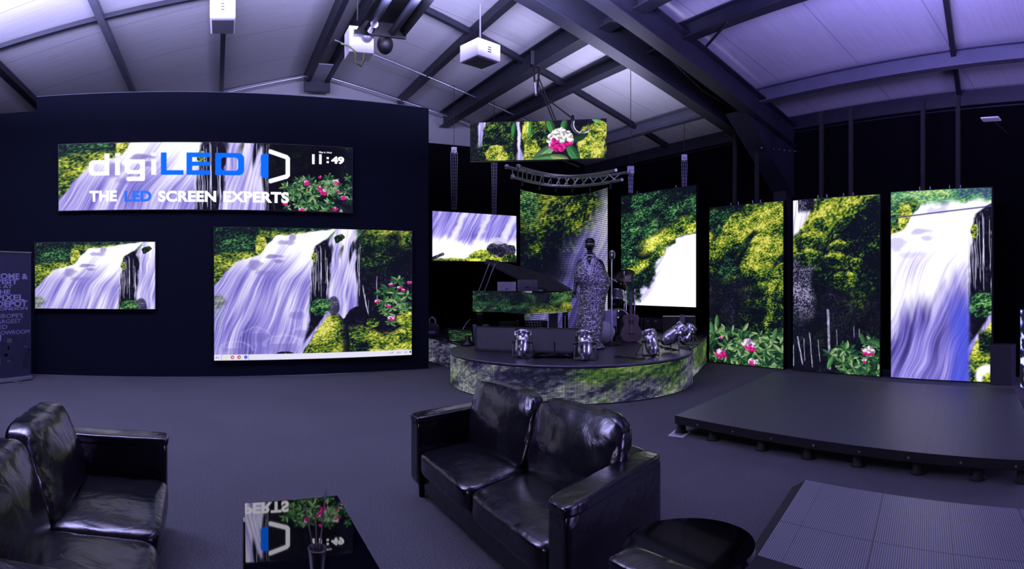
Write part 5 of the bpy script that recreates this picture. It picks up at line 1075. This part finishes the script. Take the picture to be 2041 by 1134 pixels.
sofa('leather_armchair', 'dark leather armchair, only its arm corner visible at the bottom beside the round table', bilin((.86, 1.56), (1.56, 1.66), (.90, .86), (1.60, .95)), .72, .75, 1, .6, .36, .6, .7, .14, 60, 'armchair')

# ---------------------------------------------------------------- tables
t = thing('coffee_table', 'black mirror topped coffee table reflecting the banner screen', 'table', (.58, 2.5, 0)); zt = .415
a, b = pz(488, 1003, zt), pz(672, 987, zt); dx = b - a; dn_ = pz(757, 1134, zt) - b; dn_ = dn_ / dn_.length; Lt = 1.35
cor = [a, b, b + dn_ * Lt, a + (pz(490, 1134, zt) - a).normalized() * Lt]
MB().prism([(p.x, p.y) for p in cor], zt - .012, zt).build('glass_top', M['glassblack'], t); MB().prism([(p.x, p.y) for p in cor], zt - .07, zt - .013).build('apron', M['gloss'], t)
cc = sum((p for p in cor), Vector()) / 4
for p in cor: q = p + (cc - p) * .07; MB().box(q.x - .03, q.y - .03, 0, q.x + .03, q.y + .03, zt - .07).build('leg', M['gloss'], t)
t = thing('cup', 'dark paper cup with pale inside holding bare twigs on the coffee table', 'cup', pz(632, 1134, zt)); c0 = WM[t].translation
r0 = math.hypot(c0.x, c0.y); k = r0 / F; Hc = (1134 - 1095) * k * 1.02
MB().lathe([(0, .002), (14 * k, .002), (18 * k, Hc), (19.5 * k, Hc + .004), (18.5 * k, Hc + .008)], (0, 0, 0), n=32).build('shell', M['black'], t, local=True)
MB().lathe([(0, .02), (13 * k, .02), (18 * k, Hc + .006)], (0, 0, 0), n=32).build('inside', M['laptopg'], t, local=True); MB().lathe([(18 * k, Hc), (19.6 * k, Hc + .003), (18 * k, Hc + .008)], (0, 0, 0), n=32).build('rim', M['white'], t, local=True)

tw = thing('twig_sprig', 'sprig of bare twigs standing in the paper cup', 'twigs', c0 + Vector((0, 0, .02)))
for (x_, y_, lx, ly, z_) in ((-.01, 0, -.05, .02, .16), (.01, .01, .05, .05, .2), (0, .01, .0, .03, .14)): MB().tube([(x_, y_, .03), ((x_ + lx) * .4, ly * .5, Hc + .03), (lx, ly, Hc + z_)], .0035, 5).build('twig', M['wood'], tw, local=True)
rd = thing('round_table', 'round black side table behind the middle sofa', 'table', (2.0, 1.755, 0)); zr = .45
MB().cyl((2.0, 1.755, zr - .03), (2.0, 1.755, zr), .29, n=64).build('top', M['gloss'], rd, bevel=.004); MB().cyl((2.0, 1.755, .02), (2.0, 1.755, zr - .03), .04).build('column', M['blackm'], rd); MB().cyl((2.0, 1.755, 0), (2.0, 1.755, .02), .2, n=40).build('base', M['blackm'], rd)
